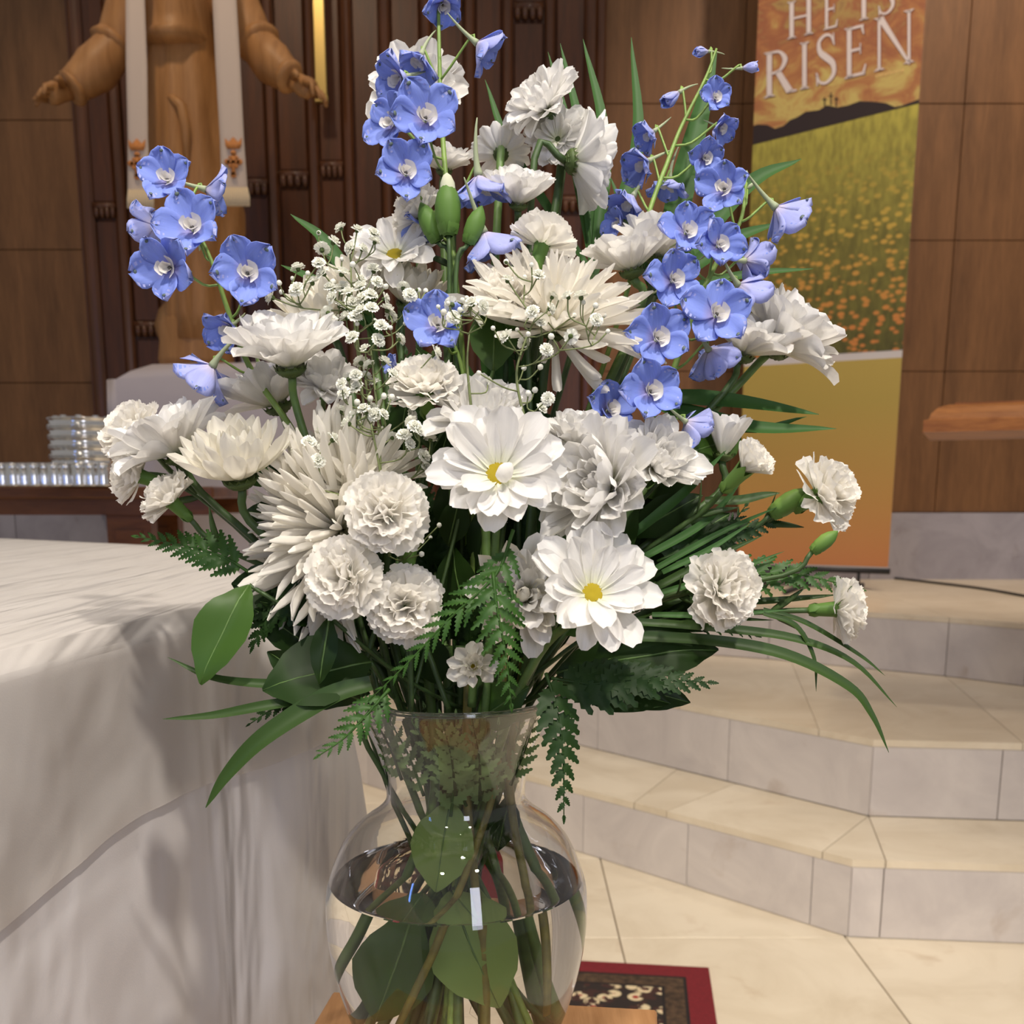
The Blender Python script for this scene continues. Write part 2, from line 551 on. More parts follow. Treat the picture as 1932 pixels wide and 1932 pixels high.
# back wall with veneer panels, marble base course and dark reredos
wall = MB().box((-4.5, YW + 0.03, -0.05), (4.5, YW + 0.15, 4.6)).build('wall_back', plain('joint_shadow', srgb(52, 34, 22), 0.9, noise_scale=9), smooth=False)
tag(wall, 'brown veneered back wall', kind='structure')
XA = onY(150, 300, YW).x
XB = onY(1137, 300, YW).x
def wallpanel(x0, x1, z0, z1, name='veneer_panel', mat=None, t=0.03, b=0.0015):
    MB().bbox((x0 + 0.0018, YW + 0.03 - t, z0 + 0.0018), (x1 - 0.0018, YW + 0.035, z1 - 0.0018), b).build(name, mat or M_veneer, wall, smooth=False)
rows_r = [0.998, 1.717, 2.354, 2.990, 3.63, 4.3]
cols_r = [XB, 1.14, 1.68, 2.235, 2.87, 3.6, 4.5]
for a, b in zip(cols_r, cols_r[1:]):
    for c, d in zip(rows_r, rows_r[1:]):
        wallpanel(a, b, c, d)
rows_l = [0.998, 1.66, 2.31, 2.915, 3.53, 4.3]
for a, b in zip([-4.5, -3.35, XA], [-3.35, XA, XA]):
    if b - a < 0.05: continue
    for c, d in zip(rows_l, rows_l[1:]):
        wallpanel(a, b, c, d)
for a, b in ((-4.5, -3.2), (-3.2, -2.62), (-2.62, -1.9), (-1.9, -1.0), (-1.0, 0.0), (0.0, 0.9), (0.9, 1.9), (1.9, 2.9), (2.9, 4.5)):
    wallpanel(a, b, 0.6 if a > -1.1 else 0.0, 0.998, 'base_slab', M_base, 0.06)

rere = MB().box((XA, YW - 0.05, 0.99), (XB, YW + 0.03, 4.35)).build('wall_reredos', M_dark, smooth=False)
tag(rere, 'dark wooden reredos of tall panels behind the statue', kind='structure')
mull = [158, 222, 295, 367, 440, 514, 592, 658, 730, 806, 887, 958, 1036, 1113, 1131]
mx_ = [onY(p, 300, YW - 0.08).x for p in mull]
zb = {0: onY(200, 400, YW - .1).z, 4: onY(490, 355, YW - .1).z, 5: onY(550, 340, YW - .1).z, 6: onY(625, 322, YW - .1).z,
      9: onY(865, 10, YW - .1).z, 11: onY(1000, 22, YW - .1).z, 12: onY(1070, 388, YW - .1).z, 2: 2.6, 7: 3.5, 8: 2.2}
for i, x in enumerate(mx_):
    wd = 0.025 if i not in (0, 13) else 0.032
    prof = [(x - wd, YW - 0.05), (x - wd, YW - 0.075), (x - wd * .55, YW - 0.09), (x, YW - 0.094), (x + wd * .55, YW - 0.09), (x + wd, YW - 0.075), (x + wd, YW - 0.05)]
    MB().prism(prof, 0.99, 4.35).build('mullion', M_edge, rere, smooth=False)
for i, (a, b) in enumerate(zip(mx_, mx_[1:])):
    if b - a < 0.09: continue
    a2, b2 = a + 0.03, b - 0.03
    z = zb.get(i, 1.9)
    MB().bbox((a2, YW - 0.062, 1.0), (b2, YW - 0.045, z - 0.03), 0.006).build('lower_panel', M_dark, rere, smooth=False)
    MB().bbox((a2, YW - 0.075, z + 0.05), (b2, YW - 0.045, 4.34), 0.008).build('upper_panel', M_dark, rere, smooth=False)
    k = MB()
    n = 4
    wd = (b2 - a2) / n
    k.box((a2, YW - 0.085, z + 0.02), (b2, YW - 0.045, z + 0.05))
    for j in range(n):
        cx = a2 + wd * (j + .5)
        k.lathe([(0.0, -0.03), (wd * .35, -0.022), (wd * .48, 0), (wd * .4, 0.024), (0, 0.03)], 8, 0, T((cx, YW - 0.075, z + 0.005)))
    k.build('carved_bracket', M_edge, rere)
gold = onY(607, 195, YW - 0.2)
g = root('brass_rod', (gold.x, YW - 0.2, gold.z), 'shiny brass vertical bar hanging behind the statue’s outstretched hand', 'rod')
MB().bbox((-0.027, -0.012, 0.03), (0.027, 0.012, 2.0), 0.004).build('bar', M_gold, g, smooth=False)
MB().bbox((-0.031, -0.018, 0.0), (0.031, 0.018, 0.035), 0.004).build('end_cap', M_gold, g, smooth=False)
MB().box((-0.015, 0.012, 1.2), (0.015, 0.15, 1.24)).build('wall_bracket', M_gold, g, smooth=False)

# ------------------------------------------------------------------ statue with stole on draped pedestal
YS = 4.3
def sp(px, py, dy=0.0):
    return onY(px, py, YS + dy)
srt = sp(372, 672)
srt.z = onY(372, 677, YS - .30).z
statue = root('wooden_statue', srt, 'carved light wood robed statue with outstretched arms and a white stole', 'statue')
def loft(sections, n=40):
    v, f = [], []
    for s in sections:
        for j in range(n):
            v.append(s(2 * math.pi * j / n))
    for i in range(len(sections) - 1):
        for j in range(n):
            f.append((i*n+j, i*n+(j+1) % n, (i+1)*n+(j+1) % n, (i+1)*n+j))
    f.append(tuple(range(n-1, -1, -1)))
    k = (len(sections)-1)*n
    f.append(tuple(range(k, k+n)))
    return v, f
PXM = (sp(1000, 300) - sp(900, 300)).x / 100      # metres per px at the statue
def robe_ring(py, cx, hw, dep, fold, nf=9, dy=0):
    c = sp(cx, py, dy) - srt
    def fn(a):
        front = max(0.0, -math.sin(a))
        k = 1 + fold * math.sin(a * nf + cx * .01) * (0.4 + front)
        return Vector((c.x + math.cos(a) * hw * PXM * k, c.y + math.sin(a) * dep * k, c.z))
    return fn
rings = [(648, 374, 50, .15, .02), (600, 374, 58, .17, .05), (560, 374, 58, .17, .05), (500, 372, 70, .19, .06), (430, 368, 92, .22, .06),
         (395, 366, 93, .22, .06), (330, 360, 82, .21, .05), (240, 355, 76, .19, .04), (180, 352, 72, .18, .03), (130, 349, 66, .165, .02), (108, 347, 62, .15, .01),
         (60, 346, 66, .16, .0), (0, 345, 78, .18, 0), (-60, 345, 92, .19, 0), (-120, 345, 100, .17, 0), (-160, 345, 80, .13, 0), (-185, 345, 34, .09, 0), (-205, 345, 26, .075, 0)]
v, f = loft([robe_ring(*r_) for r_ in rings], 54)
mb = MB().add(v, f)
# sagging chest drapery with a rounded lower lip
lip = []
for py, hw, dp in ((112, 46, .10), (110, 55, .20), (98, 59, .235), (84, 57, .205), (60, 57, .20), (30, 57, .20), (-30, 58, .20), (-90, 58, .18)):
    c = sp(345, py) - srt
    def fn(a, c=c, hw=hw, dp=dp, py=py):
        sag = 0.05 * (1 - abs(math.cos(a))) if py > 20 else 0
        return Vector((c.x + math.cos(a) * hw * PXM, c.y + math.sin(a) * dp, c.z + (0.012 - sag * .5 if py > 20 else 0)))
    lip.append(fn)
v, f = loft(lip, 40)
mb.add(v, f)
# long diagonal fold of the skirt
mb.tube([sp(308, 178, -.17) - srt, sp(325, 186, -.19) - srt, sp(342, 200, -.2) - srt, sp(350, 240, -.2) - srt, sp(352, 330, -.2) - srt], [.004, .016, .02, .018, .006], 8)
# sleeves
def sleeve(pts, rr):
    P = smooth_path([sp(*p) - srt for p in pts], 4)
    rads = []
    for i in range(len(P)):
        s = i / (len(P) - 1) * (len(rr) - 1)
        k = min(int(s), len(rr) - 2)
        rads.append((rr[k] + (rr[k+1] - rr[k]) * (s - k)) * PXM)
    mb.tube(P, rads, 14)
sleeve([(300, -90, 0), (262, 0, -.02), (228, 70, -.06), (212, 92, -.08), (180, 130, -.12), (132, 168, -.18)], [42, 52, 40, 34, 40, 27])
sleeve([(222, 66, -.06), (212, 86, -.075), (206, 96, -.08)], [30, 42, 28])
sleeve([(146, 160, -.165), (136, 167, -.175), (131, 170, -.18)], [26, 32, 27])
sleeve([(390, -90, 0), (432, 0, -.02), (470, 62, -.06), (488, 88, -.08), (515, 120, -.12), (548, 146, -.18)], [42, 52, 40, 34, 38, 25])
sleeve([(476, 62, -.06), (488, 82, -.075), (494, 92, -.08)], [30, 42, 28])
sleeve([(536, 138, -.165), (546, 145, -.175), (551, 149, -.18)], [24, 30, 25])
body = mb.build('robe', M_statue, statue)
def hand(wrist, tip, dy0, dy1, name):
    a = sp(*wrist, dy0) - srt
    b = sp(*tip, dy1) - srt
    ax = (b - a)
    L = ax.length
    ax.normalize()
    side = Vector((0, -1, 0)); side = (side - ax * side.dot(ax)).normalized()
    upv = ax.cross(side); upv = upv if upv.z > 0 else -upv
    k = MB()
    k.tube([a - ax * .03, a + ax * L * .15, a + ax * L * .38, a + ax * L * .55], [.030, .034, .040, .036], 10, flat=.55)
    for j, (o, ln, dr) in enumerate(((-.032, .40, -.10), (-.011, .47, -.05), (.011, .45, -.09), (.031, .36, -.16))):
        p0 = a + ax * L * .48 + side * o
        p1 = p0 + ax * L * ln * .5 + upv * (.012) * L / .2
        p2 = p0 + ax * L * ln + upv * dr * .12
        k.tube([p0, p1, p2], [.012, .0105, .007], 7)
    t0 = a + ax * L * .2 + side * .03
    k.tube([t0, t0 + side * .03 + ax * L * .14 + upv * .01, t0 + side * .04 + ax * L * .3], [.014, .012, .008], 7)
    return k.build(name, M_statue, statue)
hand((128, 172), (60, 182), -.18, -.30, 'hand')
hand((552, 150), (617, 188), -.18, -.30, 'hand')
# head above the frame
hc = sp(345, -262) - srt
k = MB()
k.lathe([(0, -.16), (.05, -.15), (.085, -.08), (.10, 0), (.098, .07), (.07, .13), (0, .155)], 18, 0, T(hc))
k.tube([hc + Vector((0, -.095, .04)), hc + Vector((0, -.125, -.02)), hc + Vector((0, -.10, -.03))], [.008, .014, .01], 8)
k.build('head', M_statue, statue)
k = MB()
k.lathe([(.125, -.19), (.118, -.05), (.116, .05), (.085, .15), (0, .175)], 18, 0, T(hc + Vector((0, .03, 0))))
k.build('hair', M_statue, statue)
k = MB()
k.lathe([(0, 0.0), (.145, 0.0), (.15, .03), (.142, .10), (.15, .16), (.135, .22), (.11, .25), (0, .25)], 20, 0, S3(1.0, 1.0, 1.0), jitter=.05)
k.build('rock_base', M_statue, statue)
# stole: two hanging bands
stole = root('liturgical_stole', sp(345, -120, -.22), 'cream stole with embroidered crowns and crosses over the statue’s shoulders', 'stole')
so = stole.location
def band(pts, label):
    """pts: (x0, x1, y, dy) rows"""
    v, f = [], []
    for x0, x1, y, dy in pts:
        for s in range(5):
            p = sp(x0 + (x1 - x0) * s / 4, y, dy) - so
            p.y += 0.006 * math.sin(y * .03 + s)
            v.append(p)
    n = len(v)
    v += [p + Vector((0, .006, 0)) for p in v]
    for i in range(len(pts) - 1):
        for s in range(4):
            a = i*5+s
            f.append((a, a+5, a+6, a+1)); f.append((n+a, n+a+1, n+a+6, n+a+5))
        a = i*5; f.append((a, n+a, n+a+5, a+5)); a = i*5+4; f.append((a, a+5, n+a+5, n+a))
    o = ob('stole_band', mesh('stole_band', v, f, M_stole), stole)
    return o
bl = band([(262, 300, -140, -.1), (244, 282, -80, -.22), (237, 273, 0, -.25), (238, 276, 120, -.26), (240, 279, 260, -.27), (242, 283, 360, -.27)], 0)
br = band([(392, 428, -140, -.1), (398, 438, -80, -.22), (401, 446, 0, -.25), (407, 452, 120, -.26), (414, 460, 260, -.27), (419, 466, 358, -.27)], 0)
def rel(px, py, dy): return sp(px, py, dy) - so
for b_, (xa, xb, ya), in ((bl, (240, 290, 362)), (br, (418, 471, 358))):
    k = MB()
    n = 14
    for j in range(n):
        x = xa + (xb - xa) * (j + .5) / n
        xt = xa + 2 + (xb - xa - 6) * (j + .5) / n
        k.tube([rel(xt, ya - 4, -.275), rel(x, ya + 14, -.28), rel(x, ya + 31, -.28)], [.0045, .0048, .0045], 5)
    k.build('fringe', M_fringe, b_)
def embroid(cx, cy, b_):
    k = MB()
    def poly(pts):
        q = [rel(cx + x, cy + y, -.279) for x, y in pts]
        n = len(q)
        k.add(q + [p + Vector((0, .004, 0)) for p in q], [tuple(range(n)), tuple(range(2*n-1, n-1, -1))] + [(i, n+i, n+(i+1) % n, (i+1) % n) for i in range(n)])
    poly([(-15, -6), (-16, -20), (-9, -12), (0, -22), (9, -12), (16, -20), (15, -6), (12, 0), (-12, 0)])
    k.build('embroidered_crown', M_embro, b_)
    k = MB()
    def poly2(pts):
        q = [rel(cx + x, cy + y, -.279) for x, y in pts]
        n = len(q)
        k.add(q + [p + Vector((0, .004, 0)) for p in q], [tuple(range(n)), tuple(range(2*n-1, n-1, -1))] + [(i, n+i, n+(i+1) % n, (i+1) % n) for i in range(n)])
    poly2([(-3, 10), (3, 10), (4, 50), (-4, 50)])
    poly2([(-12, 22), (12, 22), (12, 28), (-12, 28)])
    for x, y in ((0, 8), (-12, 25), (12, 25), (0, 50), (-6, 17), (6, 17), (-6, 33), (6, 33)):
        rr = 5.5 if abs(x) != 6 else 3.5
        poly2([(x + rr * math.cos(a * math.pi / 4), y + rr * math.sin(a * math.pi / 4)) for a in range(8)])
    k.build('embroidered_cross', M_embro, b_)
embroid(258, 283, bl)
embroid(440, 280, br)

# pedestal under a white cloth
ped = root('draped_pedestal', (srt.x, YS, 0), 'pedestal under a white cloth carrying the wooden statue', 'pedestal')
zt = srt.z - 0.003
x0 = onY(193, 705, YS - .30).x - srt.x
x1 = onY(560, 705, YS - .30).x - srt.x
def rrect(hx0, hx1, y0_, y1_, r_, z, n=5, sx=0):
    pts = []
    for cx, cy, a0 in ((hx1 - r_, y0_ + r_, -90), (hx1 - r_, y1_ - r_, 0), (hx0 + r_, y1_ - r_, 90), (hx0 + r_, y0_ + r_, 180)):
        for i in range(n + 1):
            a = rad(a0 + 90 * i / n)
            pts.append(Vector((cx + r_ * math.cos(a), cy + r_ * math.sin(a), z)))
    return pts
def cloth_box(name, mat, parent, hx0, hx1, y0_, y1_, z_top, z_bot, slope=0.0, r_=.05, waves=0.012):
    prof = [(0.30, 0.0), (0.12, 0.0), (0.05, -0.004), (0.02, -0.014), (0.004, -0.035), (0.0, -0.07), (-0.004, -0.2), (-0.012, -0.4), (-0.022, (z_bot - z_top))]
    v, f = [], []
    n = None
    for k_, (ins, dz) in enumerate(prof):
        rg = rrect(hx0 + ins, hx1 - ins, y0_ + ins * .8, y1_ - ins * .8, max(.012, r_ - ins * .1), z_top + dz, 6)
        n = len(rg)
        for j, p in enumerate(rg):
            t = max(0, -dz)
            wv = waves * t * math.sin(j * 1.9)
            p = Vector((p.x + wv, p.y + wv * .6, p.z))
            if dz > -0.05: p.z -= slope * max(0, (hx0 + .17 - p.x))
            v.append(p)
    for i in range(len(prof) - 1):
        for j in range(n):
            f.append((i*n+j, (i+1)*n+j, (i+1)*n+(j+1) % n, i*n+(j+1) % n))
    f.append(tuple(range(n)))
    return ob(name, mesh(name, v, f, mat), parent)
cloth_box('cloth', M_pedcloth, ped, x0, x1, -.30, .26, zt, .02, slope=.42)
MB().box((x0 + .04, -.25, 0), (x1 - .04, .21, zt - .06)).build('block', M_table, ped, smooth=False)

# ------------------------------------------------------------------ side table with communion ware
YT = 3.4
tl = onY(-90, 918, YT); tr = onY(402, 918, YT)
ztab = onY(200, 918, YT).z
table = root('side_table', (tr.x - .9, YT + .2, 0), 'dark brown wooden side table holding shiny communion ware', 'table')
to = table.location
thick = ztab - onY(200, 941, YT).z
xl, xr = tr.x - 1.8 - to.x, tr.x - to.x
MB().bbox((xl, -.2, ztab - thick), (xr, .25, ztab), .006).build('table_top', M_table, table, smooth=False)
ap = onY(200, 972, YT).z
MB().box((xl + .05, -.17, ap), (xr - .02, -.15, ztab - thick)).build('apron', M_table, table, smooth=False)
MB().box((xl + .05, .19, ap), (xr - .02, .21, ztab - thick)).build('apron', M_table, table, smooth=False)
lx0, lx1 = onY(190, 990, YT).x - to.x, onY(275, 990, YT).x - to.x
for a, b, c, d in ((lx0, lx1, -.15, -.09), (lx0, lx1, .13, .19), (xl + .12, xl + .27, -.15, -.09), (xl + .12, xl + .27, .13, .19)):
    k = MB().box((a, c, 0), (b, d, ap + .0))
    k.box((a + .03, c - .008, .05), (b - .03, c, ap - .05))
    k.build('leg', M_table, table, smooth=False)
# tray stack
tx = onY(170, 900, YT).x
tray_h = (onY(160, 791, YT).z - ztab) / 7.0
pr = [(.0, .006), (.105, .006), (.112, .004), (.115, 0), (.122, .0), (.126, .006), (.119, .010), (.117, tray_h * .55), (.119, tray_h * .8), (.126, tray_h * .9), (.124, tray_h * .97), (.117, tray_h * .93), (.112, tray_h * .6), (.108, .012), (0, .012)]
vv, ff = lathe(pr, 40)
tray_data = mesh('tray', vv, ff, M_chrome)
cupv, cupf = lathe([(0, 0), (.009, 0), (.011, tray_h * .55), (.013, tray_h * .78), (.0115, tray_h * .78), (.0095, .004), (0, .004)], 8)
tcup = mesh('cup', cupv, cupf, M_chrome)
ordn = ['lowest', 'second from bottom', 'third from bottom', 'middle', 'third from top', 'second from top', 'topmost']
for i in range(7):
    t_ = root('communion_tray', (tx, YT - .02, ztab + i * tray_h + .0005), f'round chrome communion tray, {ordn[i]} of the tall stack', 'tray', 'stacked chrome communion trays')
    t_.scale = (.9, .9, 1)
    ob('tray_body', tray_data, t_)
    for j in range(10):
        a = 2 * math.pi * j / 10 + i * .3
        ob('cup', tcup, t_, T((.09 * math.cos(a), .09 * math.sin(a), .012)))
# loose cups in front of and beside the stack
cv, cf = lathe([(0, 0), (.022, 0), (.023, .004), (.0215, .012), (.021, .055), (.0235, .066), (.022, .066), (.0195, .055), (.019, .008), (0, .008)], 20)
cup_data = mesh('cup_body', cv, cf, M_chrome)
cups = [(6, -.14, 'farthest of the row from the tray stack'), (26, -.16, 'second farthest of the row from the tray stack'), (47, -.15, 'third farthest of the row from the tray stack'), (66, -.17, 'last but one before the tray stack'),
        (85, -.15, 'last before the tray stack'), (104, -.175, 'under the rod side of the tray stack'), (126, -.165, 'in front of the tray stack, second along'), (150, -.18, 'in front of the middle of the tray stack'),
        (172, -.17, 'in front of the stack beneath the blue glints'), (196, -.165, 'at the end of the row nearest the carnations')]
for px, dy, l in cups:
    p = onY(px, 912, YT + dy)
    c_ = root('chrome_cup', (p.x, YT + dy, ztab + .0005), f'small chrome cup {l}', 'cup', 'small chrome cups on the side table')
    ob('cup_body', cup_data, c_)
    MB().lathe([(.0235, .0655), (.0255, .068), (.0235, .0705), (.022, .068)], 20).build('rolled_rim', M_chrome, c_)

# ------------------------------------------------------------------ lectern edge at the side
lp = onY(1742, 800, 2.9)
lec = root('lectern', (lp.x, 2.9, Z2), 'oak lectern top with rounded moulded edge beside the brown wall', 'lectern')
ly = RZ(rad(-24))
zl = lp.z - Z2
h = .030
k = MB()
for (ins, za), (ins2, zb_) in zip([(0, -.022), (0, .012), (.018, .012)], [(0, .012), (.018, .012), (.03, .03)]):
    pass
prof = [(0.0, -.022), (0.0, .010), (.012, .013), (.018, .028), (.034, .046), (.06, .054), (.075, .055), (.075, .060), (.09, .060)]
vv, ff = [], []
n = 4
for ins, dz in prof:
    vv += [ly @ Vector(p) + Vector((0, 0, zl + dz)) for p in ((ins, ins, 0), (1.15 - ins, ins, 0), (1.15 - ins, .5 - ins, 0), (ins, .5 - ins, 0))]
for i in range(len(prof) - 1):
    for j in range(4):
        ff.append((i*4+j, i*4+(j+1) % 4, (i+1)*4+(j+1) % 4, (i+1)*4+j))
ff.append((3, 2, 1, 0)); ff.append(tuple(range((len(prof)-1)*4, len(prof)*4)))
ob('desk_top', mesh('desk_top', vv, ff, M_lectern, False), lec)
MB().box((.55, .15, 0), (.80, .35, zl - .02), 0, ly).build('post', M_lectern, lec, smooth=False)
MB().box((.46, .06, 0), (.90, .44, .05), 0, ly).build('foot', M_lectern, lec, smooth=False)

# ------------------------------------------------------------------ banner
PL = onY(1405, 660, 5.17); PR = onY(1703, 657, 4.83)
bu = Vector((PR.x - PL.x, PR.y - PL.y, 0)); BW = bu.length; bu.normalize()
bn = bu.cross(Vector((0, 0, 1)))          # towards the viewer
if bn.y > 0: bn = -bn
def onB(px, py, off=0.0):
    r = ray(px, py)
    o_ = Vector((PL.x, PL.y, 0)) + bn * off
    t = (o_ - EYE).dot(bn) / r.dot(bn)
    return EYE + r * t
ban = root('church_banner', Vector((PL.x, PL.y, Z3)) + bu * BW * .5, 'tall roll-up Easter banner with hill, meadow and white lettering', 'banner')
bo = ban.location
zbot = onB(1697, 1083).z
def sky_mat():
    k = N('printed_sunset_sky')
    v = k.coords('Object', (1, 1, 1))
    sp_ = k.n('ShaderNodeSeparateXYZ'); k.link(v, sp_.inputs[0])
    n1 = k.noise(k.coords('Object', (2.2, 2.2, 3.2)), 2.6, 7, 0.62, 0.8)
    mul = k.n('ShaderNodeMath', _operation='MULTIPLY_ADD', i0=sp_.outputs[2], i1=1.0, i2=n1)
    c = k.ramp(mul.outputs[0], [(0.0, srgb(194, 146, 84)), (0.16, srgb(206, 186, 108)), (0.30, srgb(182, 126, 76)), (0.42, srgb(160, 98, 66)), (0.52, srgb(176, 146, 86)), (0.62, srgb(146, 106, 70)), (0.72, srgb(166, 153, 90)), (1.0, srgb(176, 167, 104))])
    mp = c.node; 
    b = k.n('ShaderNodeBsdfPrincipled', Roughness=.5); k.link(c, b.inputs['Base Color'])
    # map z 0..1.1 m above the hills into the ramp
    mul.inputs[1].default_value = 0.62
    sub = k.n('ShaderNodeMath', _operation='SUBTRACT', i0=mul.outputs[0], i1=0.34)
    for l in list(k.t.links):
        if l.to_node == mp: k.t.links.remove(l)
    k.link(sub.outputs[0], mp.inputs[0])
    return k.surf(b.outputs[0])
def field_mat():
    k = N('printed_flower_meadow')
    tc = k.n('ShaderNodeTexCoord')
    sp_ = k.n('ShaderNodeSeparateXYZ'); k.link(tc.outputs['Object'], sp_.inputs[0])
    h_ = k.n('ShaderNodeMath', _operation='MULTIPLY', i0=sp_.outputs[2], i1=1 / 1.25)
    green = k.ramp(h_.outputs[0], [(0.0, srgb(96, 92, 38)), (0.4, srgb(132, 124, 54)), (0.75, srgb(176, 166, 74)), (1.0, srgb(222, 210, 96))])
    nz = k.noise(k.coords('Object', (9, 9, 3)), 5, 4)
    mx0 = k.n('ShaderNodeMixRGB', _blend_type='MULTIPLY'); mx0.inputs[0].default_value = .7
    k.link(green, mx0.inputs[1]); k.link(k.ramp(nz, [(.35, (.55, .55, .5, 1)), (.65, (1.1, 1.1, 1, 1))]), mx0.inputs[2])
    vo = k.n('ShaderNodeTexVoronoi'); vo.inputs['Scale'].default_value = 24
    k.link(k.coords('Object', (1, 1, 1.5)), vo.inputs['Vector'])
    dots = k.ramp(vo.outputs['Distance'], [(0.30, (1, 1, 1, 1)), (0.46, (0, 0, 0, 1))])
    low = k.ramp(h_.outputs[0], [(0.45, (1, 1, 1, 1)), (0.72, (0, 0, 0, 1))])
    ff_ = k.n('ShaderNodeMath', _operation='MULTIPLY', i0=dots, i1=low)
    dc = k.ramp(h_.outputs[0], [(0.1, srgb(206, 132, 62)), (0.45, srgb(196, 166, 70))])
    mx = k.n('ShaderNodeMixRGB'); k.link(ff_.outputs[0], mx.inputs[0]); k.link(mx0.outputs[0], mx.inputs[1]); k.link(dc, mx.inputs[2])
    b = k.n('ShaderNodeBsdfPrincipled', Roughness=.5); k.link(mx.outputs[0], b.inputs['Base Color'])
    return k.surf(b.outputs[0])
def lower_mat(h):
    k = N('printed_orange_fade')
    tc = k.n('ShaderNodeTexCoord')
    sp_ = k.n('ShaderNodeSeparateXYZ'); k.link(tc.outputs['Object'], sp_.inputs[0])
    h_ = k.n('ShaderNodeMath', _operation='MULTIPLY', i0=sp_.outputs[2], i1=1 / h)
    c = k.ramp(h_.outputs[0], [(0.0, srgb(200, 130, 82)), (0.35, srgb(192, 146, 78)), (0.8, srgb(184, 160, 78)), (1.0, srgb(190, 166, 82))])
    b = k.n('ShaderNodeBsdfPrincipled', Roughness=.5); k.link(c, b.inputs['Base Color'])
    return k.surf(b.outputs[0])
M_bwhite = plain('banner_white', srgb(214, 208, 206), .5)
M_hill = plain('printed_hill', srgb(44, 30, 30), .6)
def bpoly(name, pts3, mat, off, z_org=0.0, thick=0.0012):
    """flat printed field on the banner; object origin on the banner's foot line at height z_org"""
    org = Vector((bo.x, bo.y, z_org))
    q = [p + bn * off - org for p in pts3]
    n = len(q)
    v = q + [p - bn * thick for p in q]
    f = [tuple(range(n)), tuple(range(2*n-1, n-1, -1))] + [((i+1) % n, i, n+i, n+(i+1) % n) for i in range(n)]
    return ob(name, mesh(name, v, f, mat, False), ban, T(org - bo))
def edge(py_l, py_r, s=0.0):
    return None
def bp(a, z):      # a: 0..1 across, z height
    p = Vector((PL.x, PL.y, 0)) + bu * (BW * a)
    return Vector((p.x, p.y, z))
def B(px, py):
    return onB(px, py)
# base sheet
bpoly('banner_sheet', [bp(0, zbot), bp(1, zbot), bp(1, 4.0), bp(0, 4.0)], M_bwhite, 0.0)
zl_f = B(1418, 272).z; zr_f = B(1716, 196).z
zw = B(1702, 660).z
zw2 = B(1702, 668).z
bpoly('printed_meadow', [bp(0, zw), bp(1, zw), bp(1, zr_f + .02), bp(0, zl_f + .02)], field_mat(), 0.0008, zw)
bpoly('printed_sky', [bp(0, zl_f), bp(1, zr_f), bp(1, 4.0), bp(0, 4.0)], sky_mat(), 0.0012, (zl_f + zr_f) / 2)
bpoly('printed_panel', [bp(0, zbot + .03), bp(1, zbot + .03), bp(1, zw2 - .015), bp(0, zw2 - .015)], lower_mat(zw2 - zbot), 0.0008, zbot)
hill = [(1418, 272), (1716, 196), (1719, 193), (1718, 195), (1700, 200), (1688, 202), (1672, 195), (1650, 192), (1622, 191), (1600, 199), (1580, 203), (1560, 199), (1545, 208), (1520, 211), (1505, 221), (1490, 227), (1478, 238), (1462, 243), (1448, 236), (1430, 235), (1420, 238)]
hp = [bp(0, zl_f - .004), bp(1, zr_f - .004)] + [B(x, y) for x, y in hill[3:]]
hp[2] = bp(1, zr_f + .012)
hp.append(bp(0, B(1420, 238).z))
bpoly('printed_hill', hp, M_hill, 0.0018)
for cx, cy, hh in ((1556, 200, 16), (1568, 197, 22), (1578, 199, 16)):
    k = MB()
    for (a0, b0, a1, b1) in ((cx - 1.1, cy + 2, cx + 1.1, cy - hh), (cx - 4, cy - hh * .66, cx + 4, cy - hh * .66 - 2)):
        q = [B(a0, b0), B(a1, b0), B(a1, b1), B(a0, b1)]
        q = [p + bn * .0022 - bo for p in q]
        k.add(q + [p - bn * .001 for p in q], [(0, 1, 2, 3), (7, 6, 5, 4), (0, 4, 5, 1), (1, 5, 6, 2), (2, 6, 7, 3), (3, 7, 4, 0)])
    k.build('printed_cross', M_hill, ban, smooth=False)
# serif capitals built from strokes; unit cell: x 0..w, y 0..1
def ribbon(pts, wd, k=6):
    P = smooth_path([Vector((x, y, 0)) for x, y in pts], k) if len(pts) > 2 else [Vector((x, y, 0)) for x, y in pts]
    n = len(P)
    L, Rr = [], []
    for i, p in enumerate(P):
        t = (P[min(n-1, i+1)] - P[max(0, i-1)]).normalized()
        s = i / (n - 1) * (len(wd) - 1)
        q = min(int(s), len(wd) - 2)
        w_ = wd[q] + (wd[q+1] - wd[q]) * (s - q)
        nn = Vector((-t.y, t.x, 0)) * w_ / 2
        L.append(p + nn); Rr.append(p - nn)
    return [[(a.x, a.y), (b.x, b.y), (c.x, c.y), (d.x, d.y)] for a, b, c, d in zip(L, Rr, Rr[1:], L[1:])]
def stem_(x, wd=.13, y0=0, y1=1, serif=.09):
    s = [[(x - wd/2, y0), (x + wd/2, y0), (x + wd/2, y1), (x - wd/2, y1)]]
    for y, d in ((y0, 1), (y1, -1)):
        s.append([(x - wd/2 - serif, y), (x + wd/2 + serif, y), (x + wd/2, y + .05 * d), (x - wd/2, y + .05 * d)])
    return s
